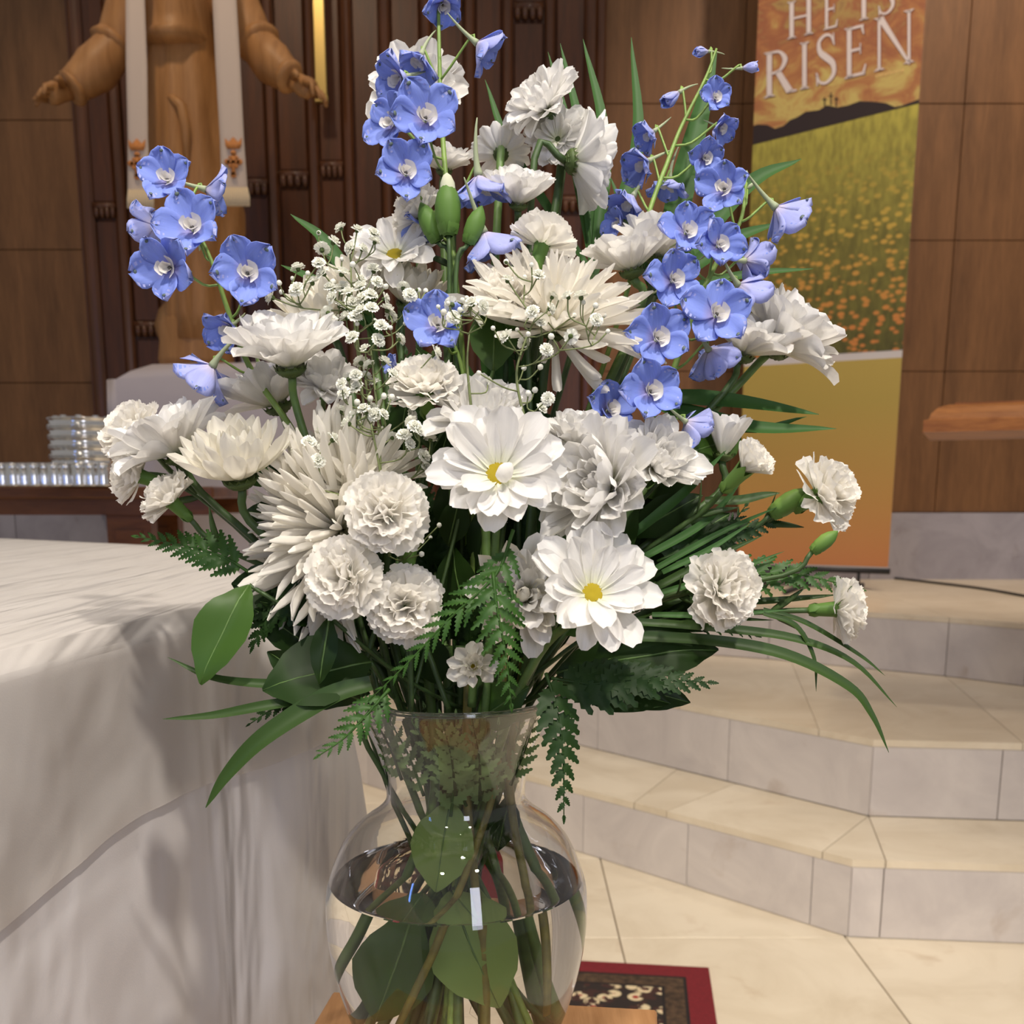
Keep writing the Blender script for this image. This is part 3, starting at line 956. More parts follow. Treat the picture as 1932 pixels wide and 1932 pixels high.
def glyph(c):
    if c == 'I': return stem_(.16), .32
    if c == 'H': return stem_(.16) + stem_(.68) + [[(.2, .5), (.64, .5), (.64, .555), (.2, .555)]], .84
    if c == 'E':
        s = stem_(.16)
        for y, L in ((0, .62), (.5, .50), (.945, .58)):
            s.append([(.2, y), (L, y), (L, y + .055), (.2, y + .055)])
        s += [[(.60, 0), (.66, .2), (.62, .2), (.54, .055)], [(.56, 1), (.60, .8), (.565, .8), (.5, .945)], [(.47, .42), (.50, .42), (.50, .64), (.47, .64)]]
        return s, .68
    if c == 'N':
        return stem_(.12, .06) + stem_(.74, .06) + [[(.06, 1), (.20, 1), (.77, 0), (.74, -.04)]] , .86
    if c == 'R':
        s = stem_(.16)
        s += ribbon([(.2, .97), (.42, .95), (.56, .76), (.44, .55), (.2, .5)], [.05, .06, .13, .07, .05])
        s += [[(.30, .52), (.44, .54), (.78, .02), (.60, .0)], [(.6, 0), (.86, 0), (.86, .035), (.7, .06)]]
        return s, .84
    if c == 'S':
        s = ribbon([(.47, .80), (.40, .94), (.25, .975), (.10, .86), (.13, .66), (.28, .53), (.45, .38), (.47, .17), (.30, .025), (.12, .06), (.05, .22)], [.04, .05, .06, .08, .12, .14, .13, .10, .06, .05, .04])
        s += [[(.45, .99), (.48, .99), (.50, .74), (.46, .76)], [(.04, .0), (.07, .0), (.07, .24), (.02, .27)]]
        return s, .54
letters = [('R', 1440, 186, 1502, 172, 85), ('I', 1508, 170, 1528, 166, 88), ('S', 1538, 163, 1578, 154, 94), ('E', 1592, 150, 1636, 139, 95), ('N', 1648, 136, 1726, 116, 100),
           ('H', 1484, 75, 1536, 63, 70), ('E', 1553, 58, 1582, 50, 70), ('I', 1620, 40, 1640, 35, 72), ('S', 1656, 31, 1688, 23, 72)]
M_letter = plain('letter_white', srgb(228, 216, 212), .5)
M_lshadow = plain('letter_shadow', srgb(120, 62, 38), .6)
for c, xa, ya, xb, yb, hpx in letters:
    s, wd = glyph(c)
    for nm, mat, off, sh in (('printed_letter_outline', M_lshadow, .0020, 1.6), ('printed_letter', M_letter, .0028, 0)):
        k = MB()
        for poly in s:
            q = [B(xa + (xb - xa) * x / wd + sh, ya + (yb - ya) * x / wd - hpx * y + sh) + bn * off - bo for x, y in poly]
            m_ = len(q)
            k.add(q + [p - bn * .0006 for p in q], [tuple(range(m_)), tuple(range(2*m_-1, m_-1, -1))] + [((i+1) % m_, i, m_+i, m_+(i+1) % m_) for i in range(m_)])
        k.build(nm, mat, ban, smooth=False)
k = MB()
for i in range(11):
    q = [B(1652 + i * 5 + (i % 2), 147 - i * 1.1), B(1655.5 + i * 5, 146 - i * 1.1), B(1655.5 + i * 5, 141 - i * 1.1 - (i % 3)), B(1652 + i * 5, 142 - i * 1.1)]
    q = [p + bn * .002 - bo for p in q]
    k.add(q, [(0, 1, 2, 3)])
k.build('printed_small_text', plain('faint_print', srgb(226, 190, 120), .6), ban, smooth=False)
# base rail and feet
k = MB()
pb = [bp(0, zbot), bp(1, zbot)]
for p in (pb,):
    a = p[0] - bo; b = p[1] - bo
    k.tube([a + Vector((0, 0, .01)) - bu * .01, b + Vector((0, 0, .01)) + bu * .01], .014, 10)
k.build('bottom_rail', M_black, ban)
for s in (.18, .48, .82):
    p = bp(s, 0) - bo
    zf = Z3 - bo.z
    MB().tube([Vector((p.x, p.y, zbot - bo.z)), Vector((p.x, p.y, zf + .02))], .008, 8).build('leg', M_black, ban)
    MB().tube([Vector((p.x, p.y, zf + .012)) + bn * .42, Vector((p.x, p.y, zf + .014)), Vector((p.x, p.y, zf + .012)) - bn * .12], .012, 8).build('foot', M_black, ban)
MB().tube([bp(.5, zbot) - bo - bn * .03, bp(.5, 4.0) - bo - bn * .03], .01, 8).build('support_pole', M_black, ban)
# cable on the landing
pts = [onz(x, y, Z3 + .006) for x, y in ((1640, 1088), (1700, 1092), (1770, 1100), (1850, 1110), (1932, 1124), (2020, 1142))]
cb = MB().tube([p - pts[0] for p in smooth_path(pts, 4)], .006, 6).build('power_cable', M_black)
cb.location = pts[0]
tag(cb, 'black cable running across the marble landing from the banner', 'cable')

# ------------------------------------------------------------------ rug
ra = onz(1095, 1815, .004); rb = onz(1337, 1828, .004)
rd = (rb - ra); rd.z = 0; rd.normalize()
rp = Vector((-rd.y, rd.x, 0))      # away from viewer
RWX, RWY = 0.5, 1.5
rug = root('patterned_rug', rb - rd * RWX * .5 - rp * RWY * .5 + Vector((0, 0, -.0035)), 'red bordered oriental rug on the cream marble floor', 'rug')
RM = Matrix((rd, rp, Vector((0, 0, 1)))).transposed().to_4x4()
def rug_mat():
    k = N('rug_pattern')
    tc = k.n('ShaderNodeTexCoord')
    def cells(scale, stops):
        vo = k.n('ShaderNodeTexVoronoi', _feature='F1'); vo.inputs['Scale'].default_value = scale
        k.link(tc.outputs['Object'], vo.inputs['Vector'])
        return k.ramp(vo.outputs['Distance'], stops), vo
    c, vo = cells(26, [(0.14, srgb(150, 40, 34)), (0.24, srgb(214, 196, 160)), (0.42, srgb(206, 186, 148)), (0.50, srgb(40, 30, 26))])
    nz = k.noise(tc.outputs['Object'], 38, 3)
    mx = k.n('ShaderNodeMixRGB'); k.link(k.ramp(nz, [(.52, (0, 0, 0, 1)), (.56, (1, 1, 1, 1))]), mx.inputs[0]); k.link(c, mx.inputs[1]); mx.inputs[2].default_value = srgb(60, 34, 28)
    b = k.n('ShaderNodeBsdfPrincipled', Roughness=.95); k.link(mx.outputs[0], b.inputs['Base Color'])
    k.link(k.bump(k.noise(tc.outputs['Object'], 500, 2), .5, .002), b.inputs['Normal'])
    return k.surf(b.outputs[0])
M_rugpat = rug_mat()
M_rugred = plain('rug_crimson', srgb(112, 22, 30), .95, noise_scale=120, bump=.4)
M_rugdk = plain('rug_dark_pattern', srgb(70, 52, 36), .95, noise_scale=70, amount=.6, bump=.4)
M_rugbk = plain('rug_black_line', srgb(30, 22, 20), .95, noise_scale=120, bump=.4)
def rug_ring(name, i0, i1, mat, z):
    x, y = RWX / 2, RWY / 2
    k = MB()
    for lo, hi in (((-x+i0, -y+i0), (x-i0, -y+i1)), ((-x+i0, y-i1), (x-i0, y-i0)), ((-x+i0, -y+i1), (-x+i1, y-i1)), ((x-i1, -y+i1), (x-i0, y-i1))):
        k.box((lo[0], lo[1], 0), (hi[0], hi[1], z))
    k.build(name, mat, rug, RM, smooth=False)
rug_ring('red_border', 0, .055, M_rugred, .007)
rug_ring('black_line', .055, .062, M_rugbk, .0072)
rug_ring('dark_guard_band', .062, .105, M_rugdk, .007)
rug_ring('black_line', .105, .112, M_rugbk, .0072)
rug_ring('patterned_band', .112, .24, M_rugpat, .007)
rug_ring('black_line', .24, .247, M_rugbk, .0072)
MB().box((-RWX/2+.247, -RWY/2+.247, 0), (RWX/2-.247, RWY/2-.247, .007)).build('field', M_rugpat, rug, RM, smooth=False)
fr = MB()
for i in range(90):
    x = -RWX/2 + RWX * (i + .5) / 90
    fr.box((x - .003, RWY/2, 0), (x + .003, RWY/2 + .012, .004))
# ------------------------------------------------------------------ altar under its cloths
ZA = HC - 0.086
A1 = onz(0, 1240, ZA); A2 = onz(487, 1129, ZA); A3 = onz(385, 1040, ZA); A4 = onz(0, 1021, ZA)
def v2(p): return Vector((p.x, p.y))
d12 = (v2(A1) - v2(A2)).normalized()
d34 = (v2(A4) - v2(A3)).normalized()
core = [v2(A1) + d12 * .75, v2(A1), v2(A2), v2(A3), v2(A4), v2(A4) + d34 * 1.0]
altar = root('altar', (-1.2, 1.0, 0), 'altar table covered by a long white linen cloth', 'altar')
ao = Vector((-1.2, 1.0, 0))
# perimeter with rounded corners, sampled densely
def round_poly(pts, r_=.05, step=.012):
    out = []
    for i, p in enumerate(pts):
        if i in (0, len(pts) - 1):
            out.append(p); continue
        a = (pts[i-1] - p).normalized(); b = (pts[i+1] - p).normalized()
        for t in range(7):
            s = t / 6
            q0 = p + a * r_; q1 = p + b * r_
            out.append((q0 * (1-s)**2 + p * 2*s*(1-s) + q1 * s*s))
    res = [out[0]]
    for a, b in zip(out, out[1:]):
        n_ = max(1, int((b - a).length / step))
        for j in range(1, n_ + 1): res.append(a.lerp(b, j / n_))
    return res
per = round_poly(core)
arc = [0.0]
for a, b in zip(per, per[1:]): arc.append(arc[-1] + (b - a).length)
s_c = min(range(len(per)), key=lambda i: (per[i] - v2(A2)).length)
S_C = arc[s_c]
nrm = []
for i in range(len(per)):
    t = (per[min(len(per)-1, i+6)] - per[max(0, i-6)]).normalized()
    nrm.append(Vector((t.y, -t.x)))
def drape(off=0.0, seed=0.0, hem=None, flare=1.0):
    """cloth over the altar; hem(s) gives the length of the hang"""
    cen = Vector((-1.25, 1.05))
    rows = []
    for k_ in (0.96, .75, .5, .3, .15, .06, .02):
        rows.append([(p.lerp(cen, k_), None) for p in per])
    v, f = [], []
    for r_ in rows:
        for i, (p, _) in enumerate(r_):
            wob = .0016 * noise.noise(Vector((p.x * 9 + p.y * 14, p.y * 3 - p.x * 2, seed)))
            v.append(Vector((p.x, p.y, ZA + off + wob)))
    ts = [0, .004, .010, .02, .035, .055, .08, .11, .15, .2, .26, .33, .41, .5, .6, .7, .8, .9, 1.0]
    for t in ts:
        for i, p in enumerate(per):
            s = arc[i] - S_C
            H = hem(arc[i]) if hem else ZA - .015
            dz = t * H
            edge_r = .012
            out = min(dz, edge_r) * .7 + off
            fl = math.exp(-(s / .085) ** 2) * flare
            out += fl * .072 * (1 - math.exp(-dz / .05))
            fold = math.sin(s * 62 + seed) * .55 + math.sin(s * 23 + 1.3 + seed) * .8 + math.sin(s * 131 + 2 * seed) * .22
            out += fold * .011 * min(1, dz / .25) * (.25 + 1.0 * math.exp(-((s - .03) / .16) ** 2)) + .004 * dz
            q = p + nrm[i] * out
            v.append(Vector((q.x, q.y, ZA + off - dz)))
    n_ = len(per)
    for a in range(len(rows) + len(ts) - 1):
        for i in range(n_ - 1):
            f.append((a*n_+i, a*n_+i+1, (a+1)*n_+i+1, (a+1)*n_+i))
    return [p - ao for p in v], f
v, f = drape(0.0, 0.4)
ob('altar_cloth', mesh('altar_cloth', v, f, M_linen), altar)
tb = MB().prism([tuple(p * .93 + Vector((-1.25, 1.05)) * .07 - Vector((ao.x, ao.y))) for p in core], 0.0, ZA - .012)
tb.build('table_block', M_table, altar, smooth=False)
# overlay whose lower edge runs slanting down the near side
def hem(s):
    x = (s - S_C)
    return max(.06, .112 - x * 0.08 + .006 * math.sin(s * 21))
v, f = drape(0.005, 0.4, hem, 1.0)
ov = ob('overlay_cloth', mesh('overlay_cloth', v, f, M_sheer))
ov.location = ao
tag(ov, 'sheer white overlay cloth lying on the altar linen with slanting hem', 'cloth')

# ------------------------------------------------------------------ oak stand
ZST = HC - 0.359
c0 = onz(627, 1870, ZST); c1_ = onz(1240, 1904, ZST)
bx = (c1_ - c0); bx.z = 0
SW = bx.length; bx.normalize()
by = Vector((bx.y, -bx.x, 0))       # towards the viewer
if by.y > 0: by = -by
stand = root('oak_stand', Vector((0, 0, 0)) + (c0 + bx * SW / 2 + by * SW / 2) * 1.0, 'small oak plant stand under the glass vase', 'stand')
stand.location.z = 0
SM = Matrix((bx, -by, Vector((0, 0, 1)))).transposed().to_4x4()
hs = SW / 2
nb = 3
for i in range(nb):
    a = -hs + SW * i / nb; b = -hs + SW * (i + 1) / nb
    MB().bbox((a + .0004, -hs, ZST - .022), (b - .0004, hs, ZST), .0015).build('top_board', M_oak, stand, SM, smooth=False)
for sx in (-1, 1):
    for sy in (-1, 1):
        MB().bbox((sx * (hs - .03) - .016, sy * (hs - .03) - .016, 0), (sx * (hs - .03) + .016, sy * (hs - .03) + .016, ZST - .022), .002).build('leg', M_oak, stand, SM, smooth=False)
for s in (-1, 1):
    MB().box((-hs + .046, s * (hs - .03) - .008, ZST - .08), (hs - .046, s * (hs - .03) + .008, ZST - .022)).build('apron', M_oak, stand, SM, smooth=False)
    MB().box((s * (hs - .03) - .008, -hs + .046, ZST - .08), (s * (hs - .03) + .008, hs - .046, ZST - .022)).build('apron', M_oak, stand, SM, smooth=False)
# ------------------------------------------------------------------ materials of the flowers
M_pet = thin('white_petal', srgb(247, 245, 241), srgb(238, 239, 212), .40, veins=.12)
M_petb = thin('white_petal_cream', srgb(244, 240, 228), srgb(232, 234, 196), .38)
M_carn = thin('carnation_white', srgb(250, 247, 240), srgb(242, 242, 218), .5, spec=.05)
M_mum = thin('mum_cream_petal', srgb(247, 243, 233), srgb(236, 234, 204), .40)
M_blue = thin('delphinium_blue', srgb(150, 170, 244), srgb(186, 178, 230), .34, veins=.2)
M_lilac = thin('delphinium_lilac_back', srgb(188, 194, 244), srgb(226, 216, 234), .34, veins=.2)
M_bee = thin('delphinium_white_bee', srgb(236, 232, 224), srgb(236, 232, 224), .3)
M_spur = thin('delphinium_spur', srgb(196, 202, 190), srgb(176, 186, 150), .2)
M_disc = plain('daisy_disc_yellow', srgb(182, 160, 20), .7, noise_scale=900, amount=.4, bump=.6)
M_dring = plain('daisy_disc_green', srgb(110, 116, 20), .7, noise_scale=900, amount=.4)
M_cal = plain('calyx_green', srgb(66, 84, 32), .6, noise_scale=300, amount=.35)
M_ccal = thin('carnation_calyx', srgb(118, 150, 70), srgb(92, 126, 58), .12, rough=.5)
M_stem = plain('stem_green', srgb(84, 112, 54), .5, noise_scale=120, amount=.25)
M_stemd = plain('dark_stem_green', srgb(60, 84, 40), .5, noise_scale=120, amount=.25)
M_stemb = plain('brown_green_stem', srgb(112, 106, 48), .5, noise_scale=120, amount=.3)
M_delst = plain('delphinium_stem', srgb(122, 150, 70), .5, noise_scale=160, amount=.2)
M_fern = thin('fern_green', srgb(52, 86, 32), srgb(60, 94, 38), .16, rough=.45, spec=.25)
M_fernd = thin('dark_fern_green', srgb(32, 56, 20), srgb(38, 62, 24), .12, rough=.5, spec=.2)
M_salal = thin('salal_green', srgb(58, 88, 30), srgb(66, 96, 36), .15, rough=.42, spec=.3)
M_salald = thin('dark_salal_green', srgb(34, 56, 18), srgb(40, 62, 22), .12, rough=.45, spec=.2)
M_blade = thin('grass_blade_green', srgb(58, 82, 34), srgb(50, 74, 30), .14, rough=.45, spec=.25)
M_palm = thin('palm_blade_green', srgb(54, 90, 42), srgb(60, 96, 46), .18, rough=.48, spec=.2)
M_gyp = thin('gypsophila_white', srgb(247, 247, 236), srgb(247, 247, 236), .3)
M_fernp = thin('lightened_fern_green', srgb(112, 138, 84), srgb(118, 144, 90), .2, rough=.5, spec=.2)  # fern green lightened to make up for the dim light inside the glass
M_gypst = plain('gypsophila_stem', srgb(112, 122, 76), .6)

VX = metres(862 - 966, .64)
VY = onY(862, 1650, 1.0).y * 0 + (EYE + ray(862, 1650) * .64).y
def vz(py): return onY(862, py, VY).z
VC = Vector((VX, VY, 0))
Z_RIM = vz(1316)
Z_NECK = vz(1490)
Z_BOT = ZST + .001

# ---- petal meshes (unit length along +x, front side +z)
def petal_mesh(name, prof, mats, nu=8, nv=6, cup=.25, bend=0.0, bend2=0.0, groove=0.0, wave=0.0, wk=3, serr=0.0, tip_notch=0.0, twist=0.0, double=False, seed=0):
    r_ = random.Random(seed)
    ph = r_.uniform(0, 6)
    v = []
    x = z = 0.0
    th = 0.0
    px = 0.0
    nrms = []
    for i in range(nu + 1):
        u = i / nu
        du = u - px
        px = u
        th = bend * u + bend2 * u * u
        x += math.cos(th) * du
        z += math.sin(th) * du
        w_ = interp(prof, u)
        for j in range(nv + 1):
            s = -1 + 2 * j / nv
            zz = cup * w_ * s * s + groove * w_ * math.cos(s * math.pi * 2.0) * min(1, u * 3)
            zz += wave * u * u * math.sin(s * wk + ph) + wave * .5 * u * math.sin(s * wk * 2.3 + ph * 2 + u * 3)
            ex = 0.0
            if serr and i == nu:
                ex = serr * (1 if j % 2 else -1) * r_.uniform(.5, 1.2)
            if i == nu:
                ex -= tip_notch * (1 - abs(s))
                ex -= .10 * s * s * (1 if serr else 0)
            elif serr and i == nu - 1:
                ex -= .06 * s * s
            yy = s * w_ + twist * u * zz
            # rotate cross-section with bend
            v.append(Vector((x + ex * math.cos(th) - math.sin(th) * zz, yy, z + ex * math.sin(th) + math.cos(th) * zz)))
    f = []
    n1 = nv + 1
    for i in range(nu):
        for j in range(nv):
            f.append((i*n1+j, (i+1)*n1+j, (i+1)*n1+j+1, i*n1+j+1))
    mi = [0] * len(f)
    if double:
        # back side: a second skin a hair behind, in its own colour, joined along the rim
        n = len(v)
        me = mesh('tmp', v, f, mats[0])
        nr = [Vector(q.normal) for q in me.vertices]
        bpy.data.meshes.remove(me)
        v2_ = [p - q * .012 for p, q in zip(v, nr)]
        f2 = [tuple(reversed([i + n for i in q])) for q in f]
        rim = [j for j in range(n1)] + [i*n1 + nv for i in range(1, nu+1)] + [nu*n1 + j for j in range(nv-1, -1, -1)] + [i*n1 for i in range(nu-1, 0, -1)]
        f3 = [(a, b, b + n, a + n) for a, b in zip(rim, rim[1:] + rim[:1])]
        v = v + v2_
        mi = [0] * len(f) + [1] * len(f2) + [0] * len(f3)
        f = f + f2 + f3
    return mesh(name, v, f, mats, True, mi)

DAISY = [(0, .07), (.12, .12), (.35, .20), (.62, .26), (.82, .26), (.93, .20), (1, .09)]
pet_daisy = [petal_mesh('petal', DAISY, [M_pet], 9, 6, .34, .15 + .12 * k, -.55 + .25 * (k % 3), .10, .02, 3, tip_notch=.02 * (k % 2), seed=k) for k in range(5)]
pet_daisy_in = [petal_mesh('petal', DAISY, [M_pet], 9, 6, .5, .1, .35 + .15 * k, .10, .02, 3, seed=20 + k) for k in range(3)]
pet_curl = petal_mesh('petal', DAISY, [M_pet], 10, 6, .5, .3, 1.9, .05, .02, 3, seed=31)
NARROW = [(0, .05), (.15, .09), (.4, .145), (.65, .17), (.85, .14), (.95, .09), (1, .02)]
pet_mumd = [petal_mesh('petal', NARROW, [M_petb], 8, 4, .5, .1, .5 + .2 * k, .06, .01, 3, seed=40 + k) for k in range(3)]
QUILL = [(0, .026), (.2, .042), (.5, .060), (.75, .074), (.9, .062), (1, .016)]
pet_quill = [petal_mesh('petal', QUILL, [M_mum], 9, 4, .9, .0, .55 - .35 * k, .0, .0, 3, seed=50 + k) for k in range(4)]
CARN = [(0, .05), (.25, .13), (.5, .30), (.75, .52), (.9, .62), (1, .60)]
pet_carn = [petal_mesh('petal', CARN, [M_carn], 8, 16, .16, .2 * k - .2, .5 - .3 * k, 0, .05 + .012 * k, 3.2 + k * .6, serr=.020, seed=60 + k) for k in range(5)]
SEPAL = [(0, .06), (.12, .14), (.35, .30), (.6, .40), (.8, .37), (.93, .22), (1, .05)]
pet_sep = [petal_mesh('sepal', SEPAL, [M_blue, M_lilac], 8, 6, .28, .55 - .1 * k, -.75 + .12 * k, 0, .09, 4.5 + k, double=True, seed=70 + k) for k in range(5)]
pet_sep_c = [petal_mesh('sepal', SEPAL, [M_blue, M_lilac], 8, 6, .5, .5, .2, 0, .04, 4.5 + k, double=True, seed=80 + k) for k in range(2)]
ROUND = [(0, .06), (.3, .10), (.5, .20), (.75, .32), (.92, .24), (1, .06)]
pet_spoon = [petal_mesh('petal', ROUND, [M_petb], 7, 4, .7, .2, .3 * k, 0, .02, 3, seed=90 + k) for k in range(2)]
# dark tip spot of the sepals
def lump(name, rr, mat, n=8, jit=.15):
    v, f = lathe([(0, -rr), (rr * .7, -rr * .7), (rr, 0), (rr * .7, rr * .7), (0, rr)], n, jit)
    return mesh(name, v, f, mat)
# daisy disc and calyx, unit = petal length
v, f = lathe([(0, .045), (.06, .06), (.11, .055), (.145, .03), (.16, 0), (.15, -.03)], 20, .03)
disc_data = mesh('disc', v, f, [M_disc, M_dring], True, [0 if i < 60 else 1 for i in range(len(f))])
kb = MB()
kb.lathe([(.03, -.15), (.10, -.135), (.19, -.09), (.23, -.04), (.21, -.0), (.0, -.02)], 16)
for ring_, (rr, zz, n_, sc_) in enumerate(((.225, -.035, 13, .085), (.19, -.08, 11, .08), (.13, -.12, 8, .07))):
    for j in range(n_):
        a = 2 * math.pi * (j + .5 * ring_) / n_
        mt = RZ(a) @ T((rr, 0, zz)) @ RY(rad(-55 + ring_ * 12)) @ S3(sc_)
        v, f = [Vector((-.9, -.45, 0)), Vector((-.9, .45, 0)), Vector((.2, .5, .12)), Vector((.2, -.5, .12)), Vector((1, 0, .3)), Vector((-.3, 0, .35))], [(0, 3, 5), (3, 4, 5), (4, 2, 5), (2, 1, 5), (1, 0, 5)]
        kb.add([mt @ p for p in v], f)
calyx_data = mesh('calyx', kb.v, kb.f, M_cal)
# carnation calyx, unit = petal length, top at z=0
kb = MB()
n_ = 20
prof = [(.10, -1.05), (.17, -.98), (.22, -.75), (.25, -.45), (.27, -.2), (.30, 0)]
vv = []
for i, (rr, zz) in enumerate(prof):
    for j in range(n_):
        a = 2 * math.pi * j / n_
        tz = 0
        r2 = rr
        if i == len(prof) - 1:
            ph = (j % 4)
            tz = (.20 if ph == 2 else (.06 if ph in (1, 3) else -.10)); r2 = rr * (1.12 if ph == 2 else 1)
        vv.append(Vector((r2 * math.cos(a), r2 * math.sin(a), zz + tz)))
ff = []
for i in range(len(prof) - 1):
    for j in range(n_): ff.append((i*n_+j, i*n_+(j+1) % n_, (i+1)*n_+(j+1) % n_, (i+1)*n_+j))
kb.add(vv, ff)
for j in range(4):
    mt = RZ(j * math.pi / 2 + .4) @ T((.15, 0, -1.0)) @ RY(rad(-80)) @ S3(.34)
    kb.add([mt @ Vector(p) for p in ((0, -.42, 0), (0, .42, 0), (.6, .45, -.08), (.6, -.45, -.08), (1.15, 0, -.05), (.5, 0, -.22))], [(0, 1, 5), (1, 2, 5), (2, 4, 5), (4, 3, 5), (3, 0, 5)])
ccalyx_data = mesh('calyx', kb.v, kb.f, M_ccal)
# delphinium centre ("bee"): small upright and spreading white petals
kb = MB()
for a, el, L_, w_ in ((90, 55, .30, .11), (70, 62, .24, .09), (112, 62, .24, .09), (-60, 40, .26, .13), (-120, 40, .26, .13), (0, 60, .2, .1), (180, 60, .2, .1)):
    mt = RZ(rad(a)) @ RY(-rad(el)) @ S3(L_, w_ / .27 * 1.0, L_)
    me = pet_spoon[0]
    kb.add([mt @ (v_.co + Vector((.1, 0, 0))) for v_ in me.vertices], [tuple(p.vertices) for p in me.polygons])
bee_data = mesh('center_petals', kb.v, kb.f, M_bee)
kb = MB()
for j in range(9):
    a = j * .7
    p0 = Vector((.02 * math.cos(a), .02 * math.sin(a), .02)); p1 = p0 + Vector((.05 * math.cos(a), .05 * math.sin(a), .17 + .02 * (j % 3)))
    kb.tube([p0, p1], [.008, .012], 4)
stam_data = mesh('stamens', kb.v, kb.f, plain('dark_stamens', srgb(52, 44, 40), .7))
spot_data = lump('sepal_spot', 1.0, plain('sepal_tip_spot', srgb(86, 100, 96), .6), 8, .1)
# spur: unit length, running along -z
pts = [Vector((0, 0, 0)), Vector((0, .0, -.25)), Vector((0, .04, -.6)), Vector((0, .12, -.95)), Vector((.0, .2, -1.2))]
v, f = tube(smooth_path(pts, 3), [q * .56 for q in (.20, .18, .15, .125, .11, .10, .09, .08, .07, .06, .05, .04, .02)], 8)
spur_data = mesh('floret', v, f, M_spur)
# gypsophila blossom, unit radius
kb = MB()
rg = random.Random(5)
for lay, (n_, el, L_) in enumerate(((9, 0, 1.0), (8, 30, .9), (7, 55, .8), (5, 78, .7))):
    for j in range(n_):
        a = 2 * math.pi * (j + rg.random() * .5) / n_
        mt = RZ(a) @ RY(-rad(el + rg.uniform(-8, 8))) @ S3(L_)
        kb.add([mt @ Vector(p) for p in ((.1, -.1, 0), (.1, .1, 0), (.75, .34, .1 + rg.uniform(-.12, .12)), (.75, -.34, .1 + rg.uniform(-.12, .12)), (.98, .2, .05), (.9, 0, .16), (.98, -.2, .05))], [(0, 3, 2, 1), (3, 6, 5), (5, 4, 2), (3, 5, 2)])
kb.lathe([(.0, -.42), (.2, -.36), (.3, -.15), (.26, .1), (0, .1)], 7, 1)
gyp_data = mesh('blossom', kb.v, kb.f, [M_gyp, M_cal], False, kb.m)
v, f = lathe([(0, -1), (.6, -.8), (1, 0), (.7, .75), (0, 1.05)], 8)
gbud_data = mesh('bud', v, f, [M_gyp, M_cal], True, [1 if i < 8 else 0 for i in range(len(f))])

# ---- stems
n_deep = [0]
def stem_path(base, dirn, spread=1.0, deep=None):
    """from the flower base down through the neck of the vase into the water"""
    n_deep[0] += 1
    a = R.uniform(0, 6.28)
    rn = R.uniform(.004, .036)
    off = Vector((base.x - VX, base.y - VY))
    ln = off.length or 1
    neck = Vector((VX + off.x / ln * .022 + rn * .6 * math.cos(a), VY + off.y / ln * .018 + rn * .6 * math.sin(a), Z_NECK + R.uniform(-.005, .015)))
    rim = Vector((neck.x + off.x / ln * .02, neck.y + off.y / ln * .02, Z_RIM))
    p1 = base + dirn * .02
    mid = p1.lerp(rim, .5) + Vector((0, 0, .02 * min(1, ln / .2)))
    pts = [base, p1, mid, rim]
    if deep if deep is not None else (n_deep[0] % 2 == 0):
        pts.append(neck)
        b = Vector((VX - off.x / ln * R.uniform(.015, .045), VY - off.y / ln * R.uniform(.015, .045), Z_BOT + R.uniform(.012, .03)))
        pts += [neck.lerp(b, .5), b]
    return smooth_path(pts, 4)
def add_stem(parent, base, dirn, r0, mat, deep=None, name='stem'):
    P = stem_path(base, dirn, 1, deep)
    v, f = tube([p - parent.location for p in P], r0, 7)
    return ob(name, mesh(name, v, f, mat), parent)

# ---- flower builders
def daisy(px, py, d, r, face, label, cup=18, layers=((13, 0, 1.0), (11, 14, .9), (7, 34, .72)), disc=True, mats=None, kind='daisy', curl=False, stem=True, deep=None, spin=None, name='daisy_mum', data=None, gap=None, group='white daisies of the bouquet'):
    fz = cdir(*face)
    L = metres(r, d)
    c = at(px, py, d)
    t_ = root(name, c, label, 'flower', group)
    B_ = basis(fz, R.uniform(0, 6.28) if spin is None else rad(spin))
    for li, (n_, el, sc_) in enumerate(layers):
        for j in range(n_):
            if gap and gap(li, j, n_): continue
            a = 2 * math.pi * (j + .5 * (li % 2) + R.uniform(-.22, .22)) / n_
            e = rad(cup + el + R.uniform(-7, 7))
            s = L * sc_ * R.uniform(.84, 1.10)
            dd = R.choice(data or (pet_daisy if li < 2 else pet_daisy_in))
            ob('petal', dd, t_, B_ @ RZ(a) @ T((.085 * L, 0, -.01 * L * li)) @ RY(-e) @ RX(R.uniform(-.22, .22)) @ S3(s * .92, s * R.uniform(.70, .92), s))
    if curl:
        ob('petal', pet_curl, t_, B_ @ RZ(rad(curl)) @ T((.13 * L, 0, .02 * L)) @ RY(-rad(48)) @ S3(L * .55))
    if disc:
        ob('disc', disc_data, t_, B_ @ S3(L * 1.3, L * 1.3, L * 1.0))
    ob('calyx', calyx_data, t_, B_ @ S3(L))
    if stem:
        add_stem(t_, c - fz * L * .14, -fz, .0022 + R.uniform(0, .0006), R.choice([M_stem, M_stem, M_stemd]), deep)
    return t_

